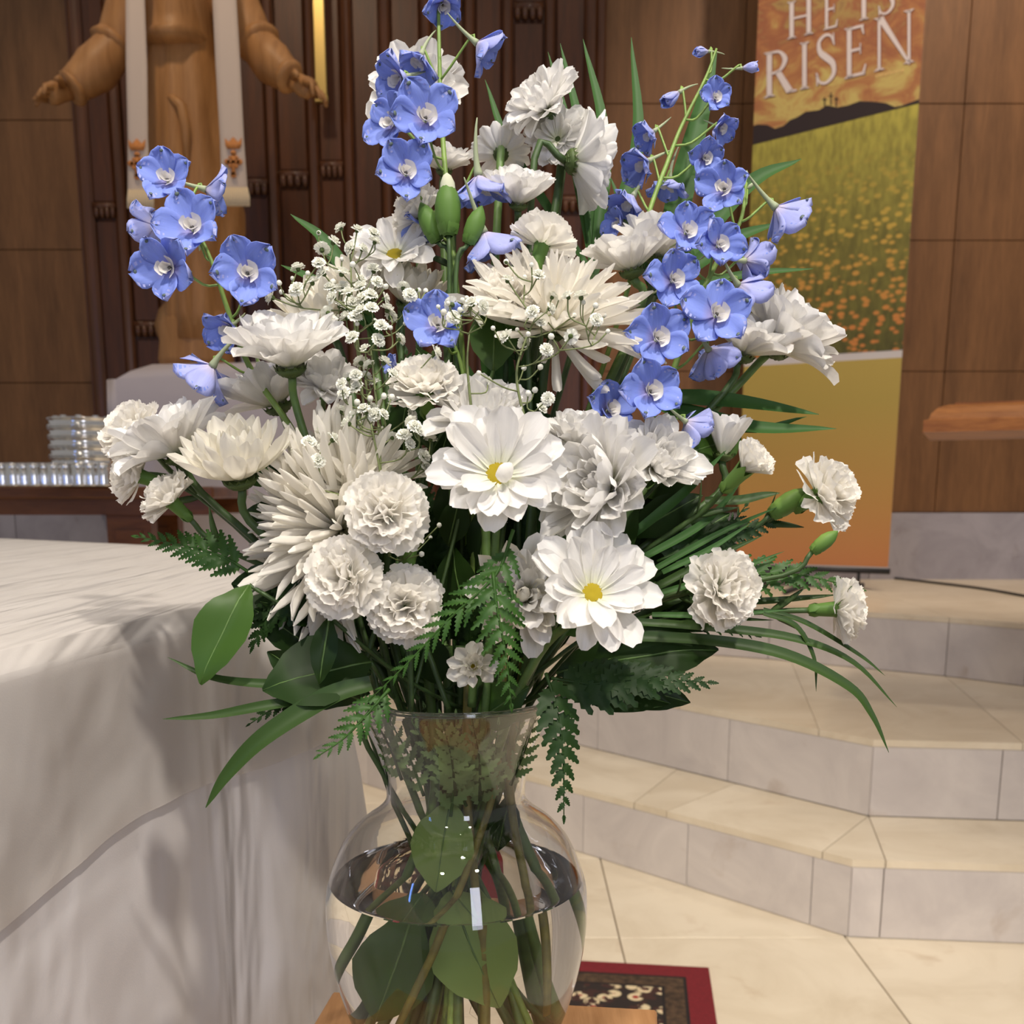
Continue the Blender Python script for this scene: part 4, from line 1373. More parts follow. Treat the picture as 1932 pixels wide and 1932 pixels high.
def spider(px, py, d, r, face, label, n=80, e0=-25, e1=80, wide=1.1, droop=(), group='spider mums of the bouquet'):
    fz = cdir(*face)
    L = metres(r, d)
    c = at(px, py, d)
    t_ = root('spider_mum', c, label, 'flower', group)
    B_ = basis(fz, R.uniform(0, 6.28))
    ga = math.pi * (3 - math.sqrt(5))
    for i in range(n):
        u = (i + .5) / n
        se = math.sin(rad(e0)) + (math.sin(rad(e1)) - math.sin(rad(e0))) * u
        e = math.asin(se) + R.uniform(-.08, .08)
        s = L * (1.0 - .38 * u ** 1.5) * R.uniform(.88, 1.06)
        ob('petal', R.choice(pet_quill[:3]), t_, B_ @ RZ(ga * i) @ RY(-e) @ T((.06 * L, 0, 0)) @ RX(R.uniform(-.4, .4)) @ S3(s, s * wide, s))
    for dx, dy, ln in droop:
        dr = cdir(dx, dy, .25)
        s = metres(ln, d)
        mt = Matrix((dr, (dr.cross(-FW)).normalized(), dr.cross((dr.cross(-FW)).normalized()))).transposed().to_4x4()
        ob('petal', pet_quill[3], t_, mt @ S3(s, s * .9, s))
    ob('calyx', calyx_data, t_, B_ @ T((0, 0, -.02 * L)) @ S3(L * .55))
    add_stem(t_, c - fz * L * .08, -fz, .0028, M_stemd)
    return t_

def carnation(px, py, d, r, face, label, open_=1.0, calyx=True, deep=None, group='white carnations of the bouquet', stem=True):
    fz = cdir(*face)
    L = metres(r, d)
    c = at(px, py, d) - fz * L * .42
    t_ = root('carnation', c, label, 'flower', group)
    B_ = basis(fz, R.uniform(0, 6.28))
    for li, (n_, el, sc_) in enumerate(((7, 6, 1.0), (7, 20, .99), (7, 34, .96), (6, 49, .93), (5, 65, .90), (3, 82, .86))):
        e0 = 90 - (90 - el) * open_
        for j in range(n_):
            a = 2 * math.pi * (j + .5 * (li % 2) + R.uniform(-.25, .25)) / n_
            s = L * sc_ * R.uniform(.9, 1.06)
            k_ = .82 if open_ > .8 else .62
            ob('petal', R.choice(pet_carn), t_, B_ @ RZ(a) @ T((.03 * L, 0, 0)) @ RY(-rad(e0 + R.uniform(-8, 8))) @ RX(R.uniform(-.35, .35)) @ S3(s, s * k_, s))
    ob('calyx', ccalyx_data, t_, B_ @ T((0, 0, .12 * L)) @ S3(L * (.82 if open_ > .8 else .95)))
    base = c - fz * L * (.70 if open_ > .8 else .84)
    if stem: add_stem(t_, base, -fz, .0017, M_stemd, deep)
    # pair of narrow leaves at a node
    nd = base - fz * .022
    for s in (-1, 1):
        sd = fz.cross(Vector((0, 1, .3))).normalized() * s
        pts = [nd, nd + fz * .010 + sd * .006, nd + fz * .020 + sd * .014]
        v, f = tube([p - c for p in smooth_path(pts, 3)], [.0004, .0016, .0022, .002, .0016, .001, .0002], 6, flat=.3)
        ob('leaf', mesh('leaf', v, f, M_stemd), t_)
    return t_

def carn_bud(px, py, d, r, face, label, white=True):
    fz = cdir(*face)
    L = metres(r, d)
    c = at(px, py, d)
    t_ = root('carnation_bud', c, label, 'flower bud', 'closed carnation buds')
    B_ = basis(fz, .3)
    v, f = lathe([(.14, -.9), (.30, -.75), (.41, -.35), (.43, .1), (.34, .45), (.18, .72), (.03, .9)], 14, .02)
    ob('calyx', mesh('calyx', v, f, M_ccal), t_, B_ @ S3(L))
    if white:
        v, f = lathe([(.27, .5), (.23, .78), (.13, 1.0), (0, 1.1)], 10, .08)
        ob('petal_tip', mesh('petal_tip', v, f, M_carn), t_, B_ @ S3(L))
    kb = MB()
    for j in range(4):
        mt = RZ(j * math.pi / 2 + .4) @ T((.2, 0, -.85)) @ RY(rad(-78)) @ S3(.5)
        kb.add([mt @ Vector(p) for p in ((0, -.42, 0), (0, .42, 0), (.6, .45, -.08), (.6, -.45, -.08), (1.15, 0, -.05), (.5, 0, -.22))], [(0, 1, 5), (1, 2, 5), (2, 4, 5), (4, 3, 5), (3, 0, 5)])
    kb.build('bracts', M_ccal, t_, B_ @ S3(L))
    add_stem(t_, c - fz * L * .88, -fz, .0014, M_stemd, False)
    return t_

def nearest(P, q):
    return min(range(len(P)), key=lambda i: (P[i] - q).length)

def delphinium(label, path, florets, buds=(), rs=.0016):
    """path: (px, py, d) from tip to base; florets: (px, py, d, r, face, closed)"""
    P = smooth_path([at(*p) for p in path], 6)
    base = P[-1]
    t_ = root('delphinium_spray', base, label, 'flower', 'delphinium sprays of the bouquet')
    rim = stem_path(base, (base - P[-2]).normalized(), 1, True)[5:]
    full = P + rim
    n_ = len(full)
    kb = MB()
    kb.tube([p - base for p in full], [rs * (.55 + .6 * min(1, i / 20)) for i in range(n_)], 8)
    for px, py, d, r, face, closed in florets:
        fz = cdir(*face)
        L = metres(r, d)
        c = at(px, py, d) - fz * L * .18
        B_ = basis(fz, R.uniform(-.35, .35))
        fl = ob('floret', spur_data, t_, T(c - base) @ B_ @ RZ(R.uniform(-.6, .6)) @ S3(L * 1.15))
        inv = fl.matrix_basis.inverted()
        M0 = T(c - base) @ B_
        for j in range(5):
            a = math.pi / 2 + 2 * math.pi * j / 5 + R.uniform(-.12, .12)
            s = L * 1.10 * (1.1 if j == 0 else 1.0) * R.uniform(.92, 1.08)
            el = rad((58 if closed > .9 else 20 + 28 * closed) + R.uniform(-8, 8))
            dt = R.choice(pet_sep_c if closed > .9 else pet_sep)
            m_ = M0 @ RZ(a) @ T((.06 * L, 0, 0)) @ RY(-el) @ RX(R.uniform(-.2, .2)) @ S3(s * .95, s * (1.05 if closed < .9 else .75), s)
            ob('sepal', dt, fl, inv @ m_)
            vco = dt.vertices[7 * 7 + 3].co
            ob('sepal_spot', spot_data, fl, inv @ m_ @ T(vco) @ S3(.05, .06, .020))
        if closed < .9:
            ob('center_petals', bee_data, fl, inv @ M0 @ T((0, 0, .03 * L)) @ S3(L * 1.75))
            ob('stamens', stam_data, fl, inv @ M0 @ S3(L * .75))
        # pedicel joins the stem a little lower
        q = c - fz * L * .12
        i0 = nearest(P, q - UP * .016)
        a_ = P[min(len(P) - 1, i0)]
        mid = q.lerp(a_, .55) - fz * L * .2 - UP * .004
        kb.tube([p - base for p in smooth_path([q, q - fz * L * .12 + UP * .002, mid, a_], 3)], .0008, 5)
    for px, py, d, r, face in buds:
        fz = cdir(*face)
        L = metres(r, d)
        c = at(px, py, d)
        v, f = lathe([(.03, -.5), (.16, -.35), (.26, 0), (.2, .35), (.02, .6)], 8)
        b_ = ob('bud', mesh('bud', v, f, M_spur), t_, T(c - base) @ basis(fz) @ S3(L))
        i0 = nearest(P, c - UP * .014)
        kb.tube([c - base - fz * L * .4, c.lerp(P[i0], .5) - base - UP * .003, P[i0] - base], .0007, 5)
    st = kb.build('stem', M_delst, t_)
    return t_

# leaf shapes
def leaf_mesh(name, mat, prof, nu=10, nv=4, fold=.25, bend=.3, teeth=0.0, seed=0, curl=0.0):
    v, f = [], []
    r_ = random.Random(seed)
    x = z = 0
    for i in range(nu + 1):
        u = i / nu
        th = bend * (u - .3) + curl * u * u
        if i: x += math.cos(th) / nu; z -= math.sin(th) / nu
        w_ = interp(prof, u)
        for j in range(nv + 1):
            s = -1 + 2 * j / nv
            ww = w_
            ex = 0
            if teeth and j in (0, nv) and 0 < i < nu:
                ww = w_ * (1 + (teeth if i % 2 else -teeth))
                ex = .03 if i % 2 else -.01
            v.append(Vector((x + ex, s * ww, z + fold * abs(s) * w_ + .015 * math.sin(u * 9 + s * 2 + seed))))
    n1 = nv + 1
    for i in range(nu):
        for j in range(nv):
            f.append((i*n1+j, (i+1)*n1+j, (i+1)*n1+j+1, i*n1+j+1))
    return mesh(name, v, f, mat)
OVAL = [(0, .03), (.1, .14), (.3, .29), (.5, .33), (.7, .27), (.88, .13), (1, .01)]
PINNA = [(0, .03), (.12, .19), (.3, .21), (.55, .165), (.8, .10), (.93, .05), (1, .004)]
M_wleaf = thin('lightened_salal_green', srgb(126, 150, 84), srgb(132, 156, 90), .2, rough=.5, spec=.2)  # leaf colour made paler because little light gets into the vase
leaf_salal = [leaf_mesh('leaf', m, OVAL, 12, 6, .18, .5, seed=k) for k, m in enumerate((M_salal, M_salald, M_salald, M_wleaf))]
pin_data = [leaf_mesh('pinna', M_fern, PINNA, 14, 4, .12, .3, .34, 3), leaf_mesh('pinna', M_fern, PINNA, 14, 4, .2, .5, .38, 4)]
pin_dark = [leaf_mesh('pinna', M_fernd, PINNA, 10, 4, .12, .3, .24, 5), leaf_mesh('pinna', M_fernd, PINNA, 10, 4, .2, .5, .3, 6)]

pin_pale = [leaf_mesh('pinna', M_fernp, PINNA, 10, 4, .12, .3, .3, 7)]
def frond(label, pts, width, n=11, dark=False, group=None, nrm_=None, roll=0.0, name='fern_frond', slim=1.0, lean=42, in_vase=False):
    """pts: (px, py, d) from base to tip; width px = length of the longest pinna"""
    P = smooth_path([at(*p) for p in pts], 5) if not in_vase else smooth_path(pts, 5)
    base = P[0]
    t_ = root(name, base, label, 'fern', group)
    mat = M_fernd if dark else M_fern
    L = metres(width, .57)
    rr = [.0011 * (1 - .75 * i / (len(P) - 1)) for i in range(len(P))]
    v, f = tube([p - base for p in P], rr, 5)
    ob('midrib', mesh('midrib', v, f, mat), t_)
    cum = [0]
    for a, b in zip(P, P[1:]): cum.append(cum[-1] + (b - a).length)
    def point(s):
        q = s * cum[-1]
        for i in range(len(P) - 1):
            if q <= cum[i+1] + 1e-9:
                t = (q - cum[i]) / (cum[i+1] - cum[i] + 1e-9)
                return P[i].lerp(P[i+1], t), (P[i+1] - P[i]).normalized()
        return P[-1], (P[-1] - P[-2]).normalized()
    view = nrm_ if nrm_ is not None else cdir(R.uniform(-.3, .3), .35, .9)
    data = pin_pale if in_vase else (pin_dark if dark else pin_data)
    for i in range(n):
        s = .10 + .88 * i / n
        p, t = point(s)
        ln = L * (1 - s) ** .75 * (.55 + .45 * min(1, (s + .05) / .22)) + L * .10
        nn = (view - t * view.dot(t)).normalized()
        if roll: nn = Matrix.Rotation(roll, 3, t) @ nn
        sd = t.cross(nn)
        for sg in (-1, 1):
            an = rad(lean + R.uniform(-5, 5) + 18 * s)
            dr = (sd * sg * math.cos(an) + t * math.sin(an)).normalized()
            z_ = (nn + sd * sg * R.uniform(-.1, .35)).normalized()
            z_ = (z_ - dr * z_.dot(dr)).normalized()
            y_ = z_.cross(dr)
            m_ = Matrix((dr, y_, z_)).transposed().to_4x4()
            q = p + t * (sg * .0015)
            ob('pinna', R.choice(data), t_, T(q - base) @ m_ @ S3(ln, ln * slim * 1.15, ln))
    p, t = P[-1] - (P[-1] - P[-2]).normalized() * L * .12, (P[-1] - P[-2]).normalized()
    nn = (view - t * view.dot(t)).normalized()
    m_ = Matrix((t, nn.cross(t), nn)).transposed().to_4x4()
    ob('pinna', data[0], t_, T(p - base) @ m_ @ S3(L * .26))
    return t_

def salal(label, b, tip, width, dark=0, nrm_=(0, .3, .9), group=None, petiole=True):
    """single broad leaf: base and tip as (px, py, d)"""
    pb, pt = at(*b), at(*tip)
    ax = pt - pb
    L = ax.length
    ax.normalize()
    nn = cdir(*nrm_)
    nn = (nn - ax * nn.dot(ax)).normalized()
    m_ = Matrix((ax, nn.cross(ax), nn)).transposed().to_4x4()
    t_ = root('salal_leaf', pb, label, 'leaf', group)
    w_ = metres(width, b[2]) / .66
    ob('blade', leaf_salal[dark], t_, m_ @ S3(L * 1.05, w_, L))
    kb = MB()
    co = leaf_salal[dark].vertices
    kb.tube([Vector((co[i*7+3].co.x * L * 1.05, 0, co[i*7+3].co.z * L)) for i in range(0, 13, 2)], [.0009, .0008, .0007, .0006, .0005, .0004, .0002], 4)
    kb.build('midrib', M_stem, t_, m_)
    if petiole:
        tgt = Vector((VX + R.uniform(-.03, .03), VY + R.uniform(-.03, .02), Z_RIM - .01))
        P = smooth_path([pb, pb.lerp(tgt, .5) - Vector((0, 0, .006)), tgt], 4)
        v, f = tube([p - pb for p in P], .0013, 5)
        ob('petiole', mesh('petiole', v, f, M_stemd), t_)
    return t_

def blade(label, pts, width, mat=None, group=None, name='grass_blade', fold=.3, parent=None, taper0=.7, org=None):
    P = smooth_path([at(*p) for p in pts], 6)
    base = P[0] if org is None else org
    n_ = len(P)
    v, f = [], []
    for i, p in enumerate(P):
        u = i / (n_ - 1)
        t = (P[min(n_-1, i+1)] - P[max(0, i-1)]).normalized()
        nn = cdir(.1, .35, .9)
        nn = (nn - t * nn.dot(t)).normalized()
        sd = t.cross(nn)
        w_ = metres(width, .58) * .5 * (taper0 + (1 - taper0) * min(1, u * 3)) * max(.03, (1 - u ** 2.2) ** .8)
        v += [p - base + sd * w_ + nn * fold * w_, p - base + sd * w_ * .5 + nn * fold * w_ * .35, p - base, p - base - sd * w_ * .5 + nn * fold * w_ * .35, p - base - sd * w_ + nn * fold * w_]
    for i in range(n_ - 1):
        for j in range(4):
            f.append((i*5+j, (i+1)*5+j, (i+1)*5+j+1, i*5+j+1))
    if parent:
        return ob('leaf_blade', mesh('leaf_blade', v, f, mat or M_blade), parent)
    o = ob(name, mesh(name, v, f, mat or M_blade))
    o.location = base
    return tag(o, label, 'grass' if name == 'grass_blade' else 'leaf', group)

def palm(label, base, tips, width, group='palm fans of the bouquet'):
    b = at(*base)
    t_ = root('palm_fan', b, label, 'palm leaf', group)
    for tp in tips:
        px, py, d = tp[:3]
        w_ = tp[3] if len(tp) > 3 else width
        mx2, my = base[0] + (px - base[0]) * .45, base[1] + (py - base[1]) * .45
        if len(tp) > 4: mx2, my = tp[4]
        blade(None, [base, (mx2, my, (base[2] + d) / 2), (px, py, d)], w_, M_palm, parent=t_, taper0=.45, org=b)
    tgt = Vector((VX + R.uniform(-.02, .02), VY + .015, Z_NECK))
    v, f = tube([p - b for p in smooth_path([b, b.lerp(tgt, .5), tgt], 5)], .002, 6)
    ob('stalk', mesh('stalk', v, f, M_stemd), t_)
    return t_

def gyp(label, main, blossoms, buds, group='baby’s breath sprays'):
    """main: list of branching nodes (px, py, d) from base up; blossoms: (px, py)"""
    P = smooth_path([at(*p) for p in main], 5)
    base = P[0]
    t_ = root('babys_breath', base, label, 'flower', group)
    kb = MB()
    kb.tube([p - base for p in P], [.0009 * (1 - .5 * i / len(P)) for i in range(len(P))], 5)
    nodes = list(P)
    allp = [(x, y, 1) for x, y in blossoms] + [(x, y, 0) for x, y in buds]
    allp.sort(key=lambda q: -q[1])
    for x, y, k_ in allp:
        d = main[0][2] + (main[-1][2] - main[0][2]) * R.random() + R.uniform(-.022, .012)
        c = at(x, y, d)
        # attach to a node lower down
        best, bi = 9, None
        for q in nodes:
            if q.z < c.z - .006:
                dd = (q - c).length + .3 * abs((q - c).length - .03)
                if dd < best: best, bi = dd, q
        if bi is None: bi = P[0]
        mid = bi.lerp(c, .55) + Vector((R.uniform(-.004, .004), R.uniform(-.004, .004), -.003))
        kb.tube([p - base for p in smooth_path([bi, mid, c], 3)], .00042, 4)
        if len(nodes) < 60: nodes.append(mid)
        r_ = metres(R.uniform(13, 17), d) if k_ else metres(R.uniform(4, 6.5), d)
        nz_ = ((c - bi).normalized() + cdir(R.uniform(-.8, .8), R.uniform(-.3, .6), R.uniform(-.2, 1)) * .9).normalized()
        ob('blossom' if k_ else 'bud', gyp_data if k_ else gbud_data, t_, T(c - base) @ basis(nz_, R.uniform(0, 6)) @ S3(r_))
    kb.build('stem', M_gypst, t_)
    return t_
# ------------------------------------------------------------------ vase and water
def glass_mat(name, ior, color=(1, 1, 1, 1)):
    k = N(name)
    b = k.n('ShaderNodeBsdfGlass', Roughness=0.0, IOR=ior)
    b.inputs['Color'].default_value = color
    return k.surf(b.outputs[0])
M_glass = glass_mat('clear_glass', 1.5, (.985, .985, .98, 1))
M_water = glass_mat('water_surface', 1.333)
M_wglass = glass_mat('glass_to_water', 1.5 / 1.333)
sil = [(1310, 200), (1318, 197), (1335, 186), (1359, 171), (1400, 152), (1450, 136), (1490, 130), (1510, 134), (1530, 152), (1550, 180), (1575, 205), (1600, 220), (1650, 239), (1690, 245), (1750, 242), (1800, 233), (1850, 220), (1900, 202), (1932, 187), (1965, 165), (1985, 148)]
outer = []
for py, hw in sil:
    p = onY(862, py, VY)
    dpt = (p - EYE).dot(FW)
    outer.append((metres(hw, dpt), p.z))
ztop = outer[0][1]
outer[-1] = (outer[-1][0] * .98, max(Z_BOT + .012, outer[-1][1]))
outer = [o for o in outer if o[1] > Z_BOT + .006]
outer += [(outer[-1][0] * .93, Z_BOT + .005), (outer[-1][0] * .93, Z_BOT + .0005), (outer[-1][0] * .6, Z_BOT + .0002)]
# densify with a smooth curve
op = [(p.x, p.z) for p in smooth_path([Vector((r_, 0, z)) for r_, z in outer[:-3]], 3)] + outer[-3:]
TH = .0022
ip = []
for i, (r_, z) in enumerate(op[:-3]):
    a, b = op[max(0, i-1)], op[min(len(op)-1, i+1)]
    t = Vector((b[0] - a[0], b[1] - a[1])).normalized()
    ip.append((r_ + t.y * TH, z - t.x * TH))     # inward normal
ip = [(r_, z) for r_, z in ip if z > Z_BOT + .02]
ZW = vz(1652)
vase_org = Vector((VX, VY, Z_BOT))
vase = root('glass_vase', vase_org, 'clear glass ginger jar vase with flared rim on the oak stand', 'vase')
def shift(pr): return [(r_, z - Z_BOT) for r_, z in pr]
NL = 72
# the wall in contact with air: from the water line up over the rim, down the outside, under the foot
up_in = [q for q in reversed(ip) if q[1] >= ZW]
# exact water line point
def r_at(z):
    for (r0, z0), (r1, z1) in zip(ip, ip[1:]):
        if (z0 - z) * (z1 - z) <= 0: return r0 + (r1 - r0) * (z - z0) / (z1 - z0 + 1e-12)
rw = r_at(ZW)
rimr, rimz = op[0]
air = [(rw, ZW)] + up_in + [((ip[0][0] + rimr) / 2, rimz + .0012)] + op + [(0.0, Z_BOT + .0002)]
v, f = lathe(shift(air), NL)
f = [tuple(reversed(q)) for q in f]
ob('glass_body', mesh('glass_body', v, f, M_glass), vase)
# rolled rim bead
bead = []
for a in range(9):
    an = 2 * math.pi * a / 8
    bead.append((rimr - .0008 + .0016 * math.cos(an), rimz + .0004 + .0016 * math.sin(an)))
v, f = lathe(shift(bead), NL)
ob('rim', mesh('rim', v, f, M_glass), vase)
# water body: top surface and the boundary against the glass
wp = [(rw, ZW)] + [q for q in ip if q[1] < ZW] + [(0.0, ip[-1][1])]
v, f = lathe([(r_, z - ZW) for r_, z in wp], NL)
mi = [1] * len(f)
# lathe faces run outward; the boundary faces into the water, the top faces up
n0 = len(v)
men = [(rw * s, .0009 * max(0, (s - .94) / .06) ** 2) for s in (1.0, .99, .97, .94, .7, .35, 0.0)]
v2, f2 = lathe([(r_, z) for r_, z in men], NL)
v += v2
top = [tuple(i + n0 for i in q) for q in f2]
f = f + top
mi += [0] * len(top)
water = ob('water', mesh('water', v, f, [M_water, M_wglass], True, mi))
water.location = (VX, VY, ZW)
tag(water, 'clear water filling the lower bulge of the glass vase', 'water')
def fix_normals(me, test):
    me.update()
    import bmesh
    bm = bmesh.new(); bm.from_mesh(me)
    bm.faces.ensure_lookup_table()
    flip = [fc for fc in bm.faces if test(fc)]
    bmesh.ops.reverse_faces(bm, faces=flip)
    bm.to_mesh(me); bm.free()
def water_test(fc):
    c = fc.calc_center_median(); n = fc.normal
    if fc.material_index == 0: return n.z < 0
    return n.dot(Vector((-c.x, -c.y, .02))) < 0
fix_normals(water.data, water_test)
gb = vase.children[0].data
n_in = len(up_in)
def glass_test(fc):
    # outward from the wall: the inner skin looks to the axis, the outer skin away from it
    idx = fc.index // NL
    c = fc.calc_center_median(); n = fc.normal
    rr = Vector((c.x, c.y, 0))
    if idx <= n_in - 1: return n.dot(rr) > 0
    if rr.length < 1e-5 or abs(n.z) > .98 and c.z < .01: return n.z > 0
    return n.dot(rr) < 0 and abs(n.dot(rr)) > .2 * rr.length
fix_normals(gb, glass_test)

# ------------------------------------------------------------------ the bouquet
UPF = (-.1, .85, .45)
SIDE3 = ((15, 0, 1.04), (13, 12, .96), (9, 26, .8))
DBL = ((15, 0, 1.04), (14, 13, .98), (11, 28, .86), (8, 46, .70), (6, 66, .52), (3, 82, .4))
# daisies
daisy(940, 895, .53, 138, (0, .22, .95), 'large open white daisy at the centre with one petal curled over its yellow disc', 12, ((15, 0, 1.02), (12, 13, .92)), curl=212, spin=8, deep=True)
daisy(1117, 1120, .53, 126, (.12, .36, .9), 'open white daisy with bare yellow disc, lowest of the two facing daisies', 14, ((15, 0, 1.02), (12, 14, .9)), spin=20)
daisy(1142, 922, .55, 138, (-.66, .14, .72), 'big double white daisy turned aside, between the two yellow-centred daisies and the blue spray', 12, DBL, disc=False)
daisy(1236, 880, .585, 98, (.35, .45, .7), 'white daisy half hidden behind the big double daisy below the blue florets', 15, DBL, disc=False)
daisy(1083, 842, .56, 84, (.05, .85, .5), 'small cupped white daisy just above the big double daisy', 28, SIDE3, disc=False)
daisy(905, 800, .57, 108, (-.05, .66, .7), 'white daisy rising directly behind the large central daisy', 20, SIDE3, disc=False)
daisy(548, 692, .58, 130, (-.05, .86, .48), 'cupped white daisy on a bare green stem below the baby’s breath', 24, SIDE3, disc=False, deep=True)
daisy(452, 902, .57, 142, (-.08, .84, .52), 'cupped white daisy with pointed petals above the shaggy side mum', 20, ((16, 0, 1.0), (14, 13, .96), (12, 27, .88), (9, 42, .74)), disc=False, data=pet_mumd)
daisy(335, 856, .60, 128, (-.42, .78, .35), 'white daisy overlapping the outermost pair of carnations by the altar', 22, SIDE3, disc=False)
daisy(525, 764, .635, 122, (-.35, .82, .3), 'white daisy seen from below behind the hanging blue floret', 22, SIDE3, disc=False)
daisy(612, 735, .62, 78, (.1, .6, .6), 'small white daisy in shade under the baby’s breath', 20, SIDE3, disc=False)
daisy(990, 1125, .55, 118, (.0, .1, 1.0), 'double white daisy hanging beneath the large central daisy', 12, ((13, 0, 1.05), (13, 14, .95), (11, 30, .84), (9, 46, .7), (7, 62, .55), (4, 80, .42)), disc=False, data=pet_mumd + pet_daisy[:2])
daisy(893, 1258, .562, 46, (-.05, .1, 1.0), 'tiny white button daisy with spoon petals just over the vase rim', 8, ((10, 0, 1.15), (9, 35, .8), (6, 62, .6)), data=pet_spoon, name='button_daisy', stem=True, deep=False)
daisy(785, 182, .665, 98, (.0, .25, .9), 'white daisy behind the topmost blue spray', 10, SIDE3)
daisy(1030, 205, .645, 84, (-.45, .5, .6), 'topmost white daisy with curling petals beside the palm blades', 8, DBL, disc=False)
daisy(1052, 262, .655, 62, (-.2, .0, .9), 'white daisy joining the topmost daisy to the one seen from behind', 5, SIDE3, disc=False)
daisy(1080, 305, .64, 100, (.88, .05, -.22), 'white daisy turned away showing its green back near the top', 22, SIDE3, disc=False)
daisy(945, 292, .665, 62, (.02, .72, -.62), 'small white daisy seen from behind, its green back under upright petals', 14, ((11, 0, 1.0), (8, 14, .9)), disc=False)
daisy(978, 385, .62, 80, (.05, .84, .5), 'cupped white daisy above the upper carnation', 30, SIDE3, disc=False)
daisy(838, 322, .66, 68, (.05, .8, .25), 'white daisy mostly hidden behind the upper blue stem', 18, SIDE3, disc=False)
daisy(1236, 485, .645, 96, (.12, .86, .3), 'white daisy behind the paired daisy at the foot of the slender blue spray', 26, DBL, disc=False)
daisy(1192, 510, .62, 104, (-.22, .88, .28), 'cupped white daisy with dark green calyx over the big spider mum', 24, SIDE3, disc=False)
daisy(1400, 668, .625, 108, (.35, .8, .35), 'white daisy under the side blue spray, nearer of the pair by the banner', 20, SIDE3, disc=False)
daisy(1462, 655, .635, 128, (.62, .62, .28), 'outermost white daisy stretching across the yellow banner panel', 20, DBL, disc=False)
daisy(1364, 858, .615, 84, (.12, .95, .1), 'half closed white daisy standing behind the cream carnation bud', 56, ((9, 0, 1.0), (7, 10, .9)), disc=False)
daisy(745, 482, .63, 92, (-.05, .45, .85), 'white daisy with dishevelled petals above the baby’s breath', 10, ((12, 0, 1.0), (9, 16, .85)), deep=False)
MUMD = ((14, 0, 1.0), (13, 14, .95), (11, 28, .88), (9, 42, .75), (6, 58, .6))
daisy(612, 610, .65, 112, (-.38, .75, .5), 'cream many-petalled mum behind the outer baby’s breath', 18, MUMD, disc=False, data=pet_mumd, name='cream_mum', group='cream mums behind the baby’s breath')
daisy(770, 575, .65, 100, (.25, .8, .4), 'cream many-petalled mum beside the tall green carnation stems', 26, MUMD, disc=False, data=pet_mumd, name='cream_mum', group='cream mums behind the baby’s breath')
daisy(690, 560, .645, 96, (-.05, .7, .6), 'cream many-petalled mum in the thick of the baby’s breath', 20, MUMD, disc=False, data=pet_mumd, name='cream_mum', group='cream mums behind the baby’s breath')
# spider mums
spider(1046, 622, .60, 200, (.22, .84, .42), 'great spider mum with long drooping petals above the centre', 116, -6, 76, .88, droop=((.03, -1, 150), (.55, -.75, 155), (.8, -.6, 140), (.62, -.9, 185), (-.25, -.8, 90)))
spider(645, 1000, .60, 248, (-.93, .12, .33), 'shaggy cream spider mum fanning out over the altar side', 230, -12, 82, .55, droop=((-.25, -.95, 190), (-.8, -.55, 230), (-.62, -.5, 210)))
spider(672, 925, .59, 152, (.05, .82, .5), 'spider mum standing upright behind the large carnation', 64, 5, 80, .9, droop=((.75, .42, 150), (.62, .62, 140)))
# carnations
carnation(725, 962, .525, 84, (-.05, .12, 1), 'large white carnation facing out, beside the shaggy spider mum')
carnation(646, 1085, .53, 82, (-.15, .15, 1), 'white carnation tucked under the shaggy spider mum')
carnation(762, 1140, .54, 78, (.05, .05, 1), 'lowest white carnation above the fern spray')
carnation(798, 716, .565, 74, (-.05, .66, .72), 'white carnation over the central daisies, beneath the lone blue floret')
carnation(1028, 442, .605, 66, (.22, .86, -.15), 'upper white carnation with green calyx above the great spider mum')
carnation(955, 548, .585, 74, (-.15, .6, .75), 'white carnation leaning on the great spider mum')
carnation(1418, 872, .56, 62, (.55, .55, .55), 'half open cream carnation in front of the banner’s yellow panel', .55)
carnation(1572, 922, .57, 78, (.66, .3, .66), 'white carnation standing out before the banner’s orange panel')
carnation(1374, 1110, .54, 82, (.42, .0, .88), 'white carnation over the marble step beside the lower open daisy')
carnation(1603, 1148, .57, 66, (.95, .03, .22), 'outermost carnation in profile with long green calyx over the steps')
carnation(238, 802, .615, 70, (-.55, .62, .5), 'outermost white carnation by the chrome tray stack')
carnation(240, 890, .60, 62, (-.8, .25, .35), 'white carnation in profile below the outermost one, calyx bent')
carnation(308, 932, .59, 60, (-.62, .62, .3), 'small ragged carnation on a long calyx above the altar cloth')
carnation(785, 385, .625, 58, (-.5, .75, .25), 'white carnation beside the closed buds on the tall stems')
carnation(640, 1130, .575, 60, (.1, -.55, .7), 'white carnation peeping out under the tucked carnation')
carn_bud(845, 392, .60, 58, (-.02, 1, .1), 'tall closed carnation bud with a white tip')
carn_bud(896, 425, .60, 42, (.35, .9, .1), 'smaller closed green bud beside the tall white-tipped bud', False)
carn_bud(810, 420, .61, 44, (-.4, .9, .1), 'green bud leaning against the upper side carnation', False)
carn_bud(1556, 1022, .56, 34, (.72, .6, .2), 'thin green bud pointing up before the orange banner foot', False)
carn_bud(772, 1040, .56, 34, (.0, 1, .1), 'green bud between the large carnation and the lowest one', False)
carn_bud(1488, 948, .585, 46, (.7, .5, .2), 'green calyx behind the carnation at the orange panel', False)

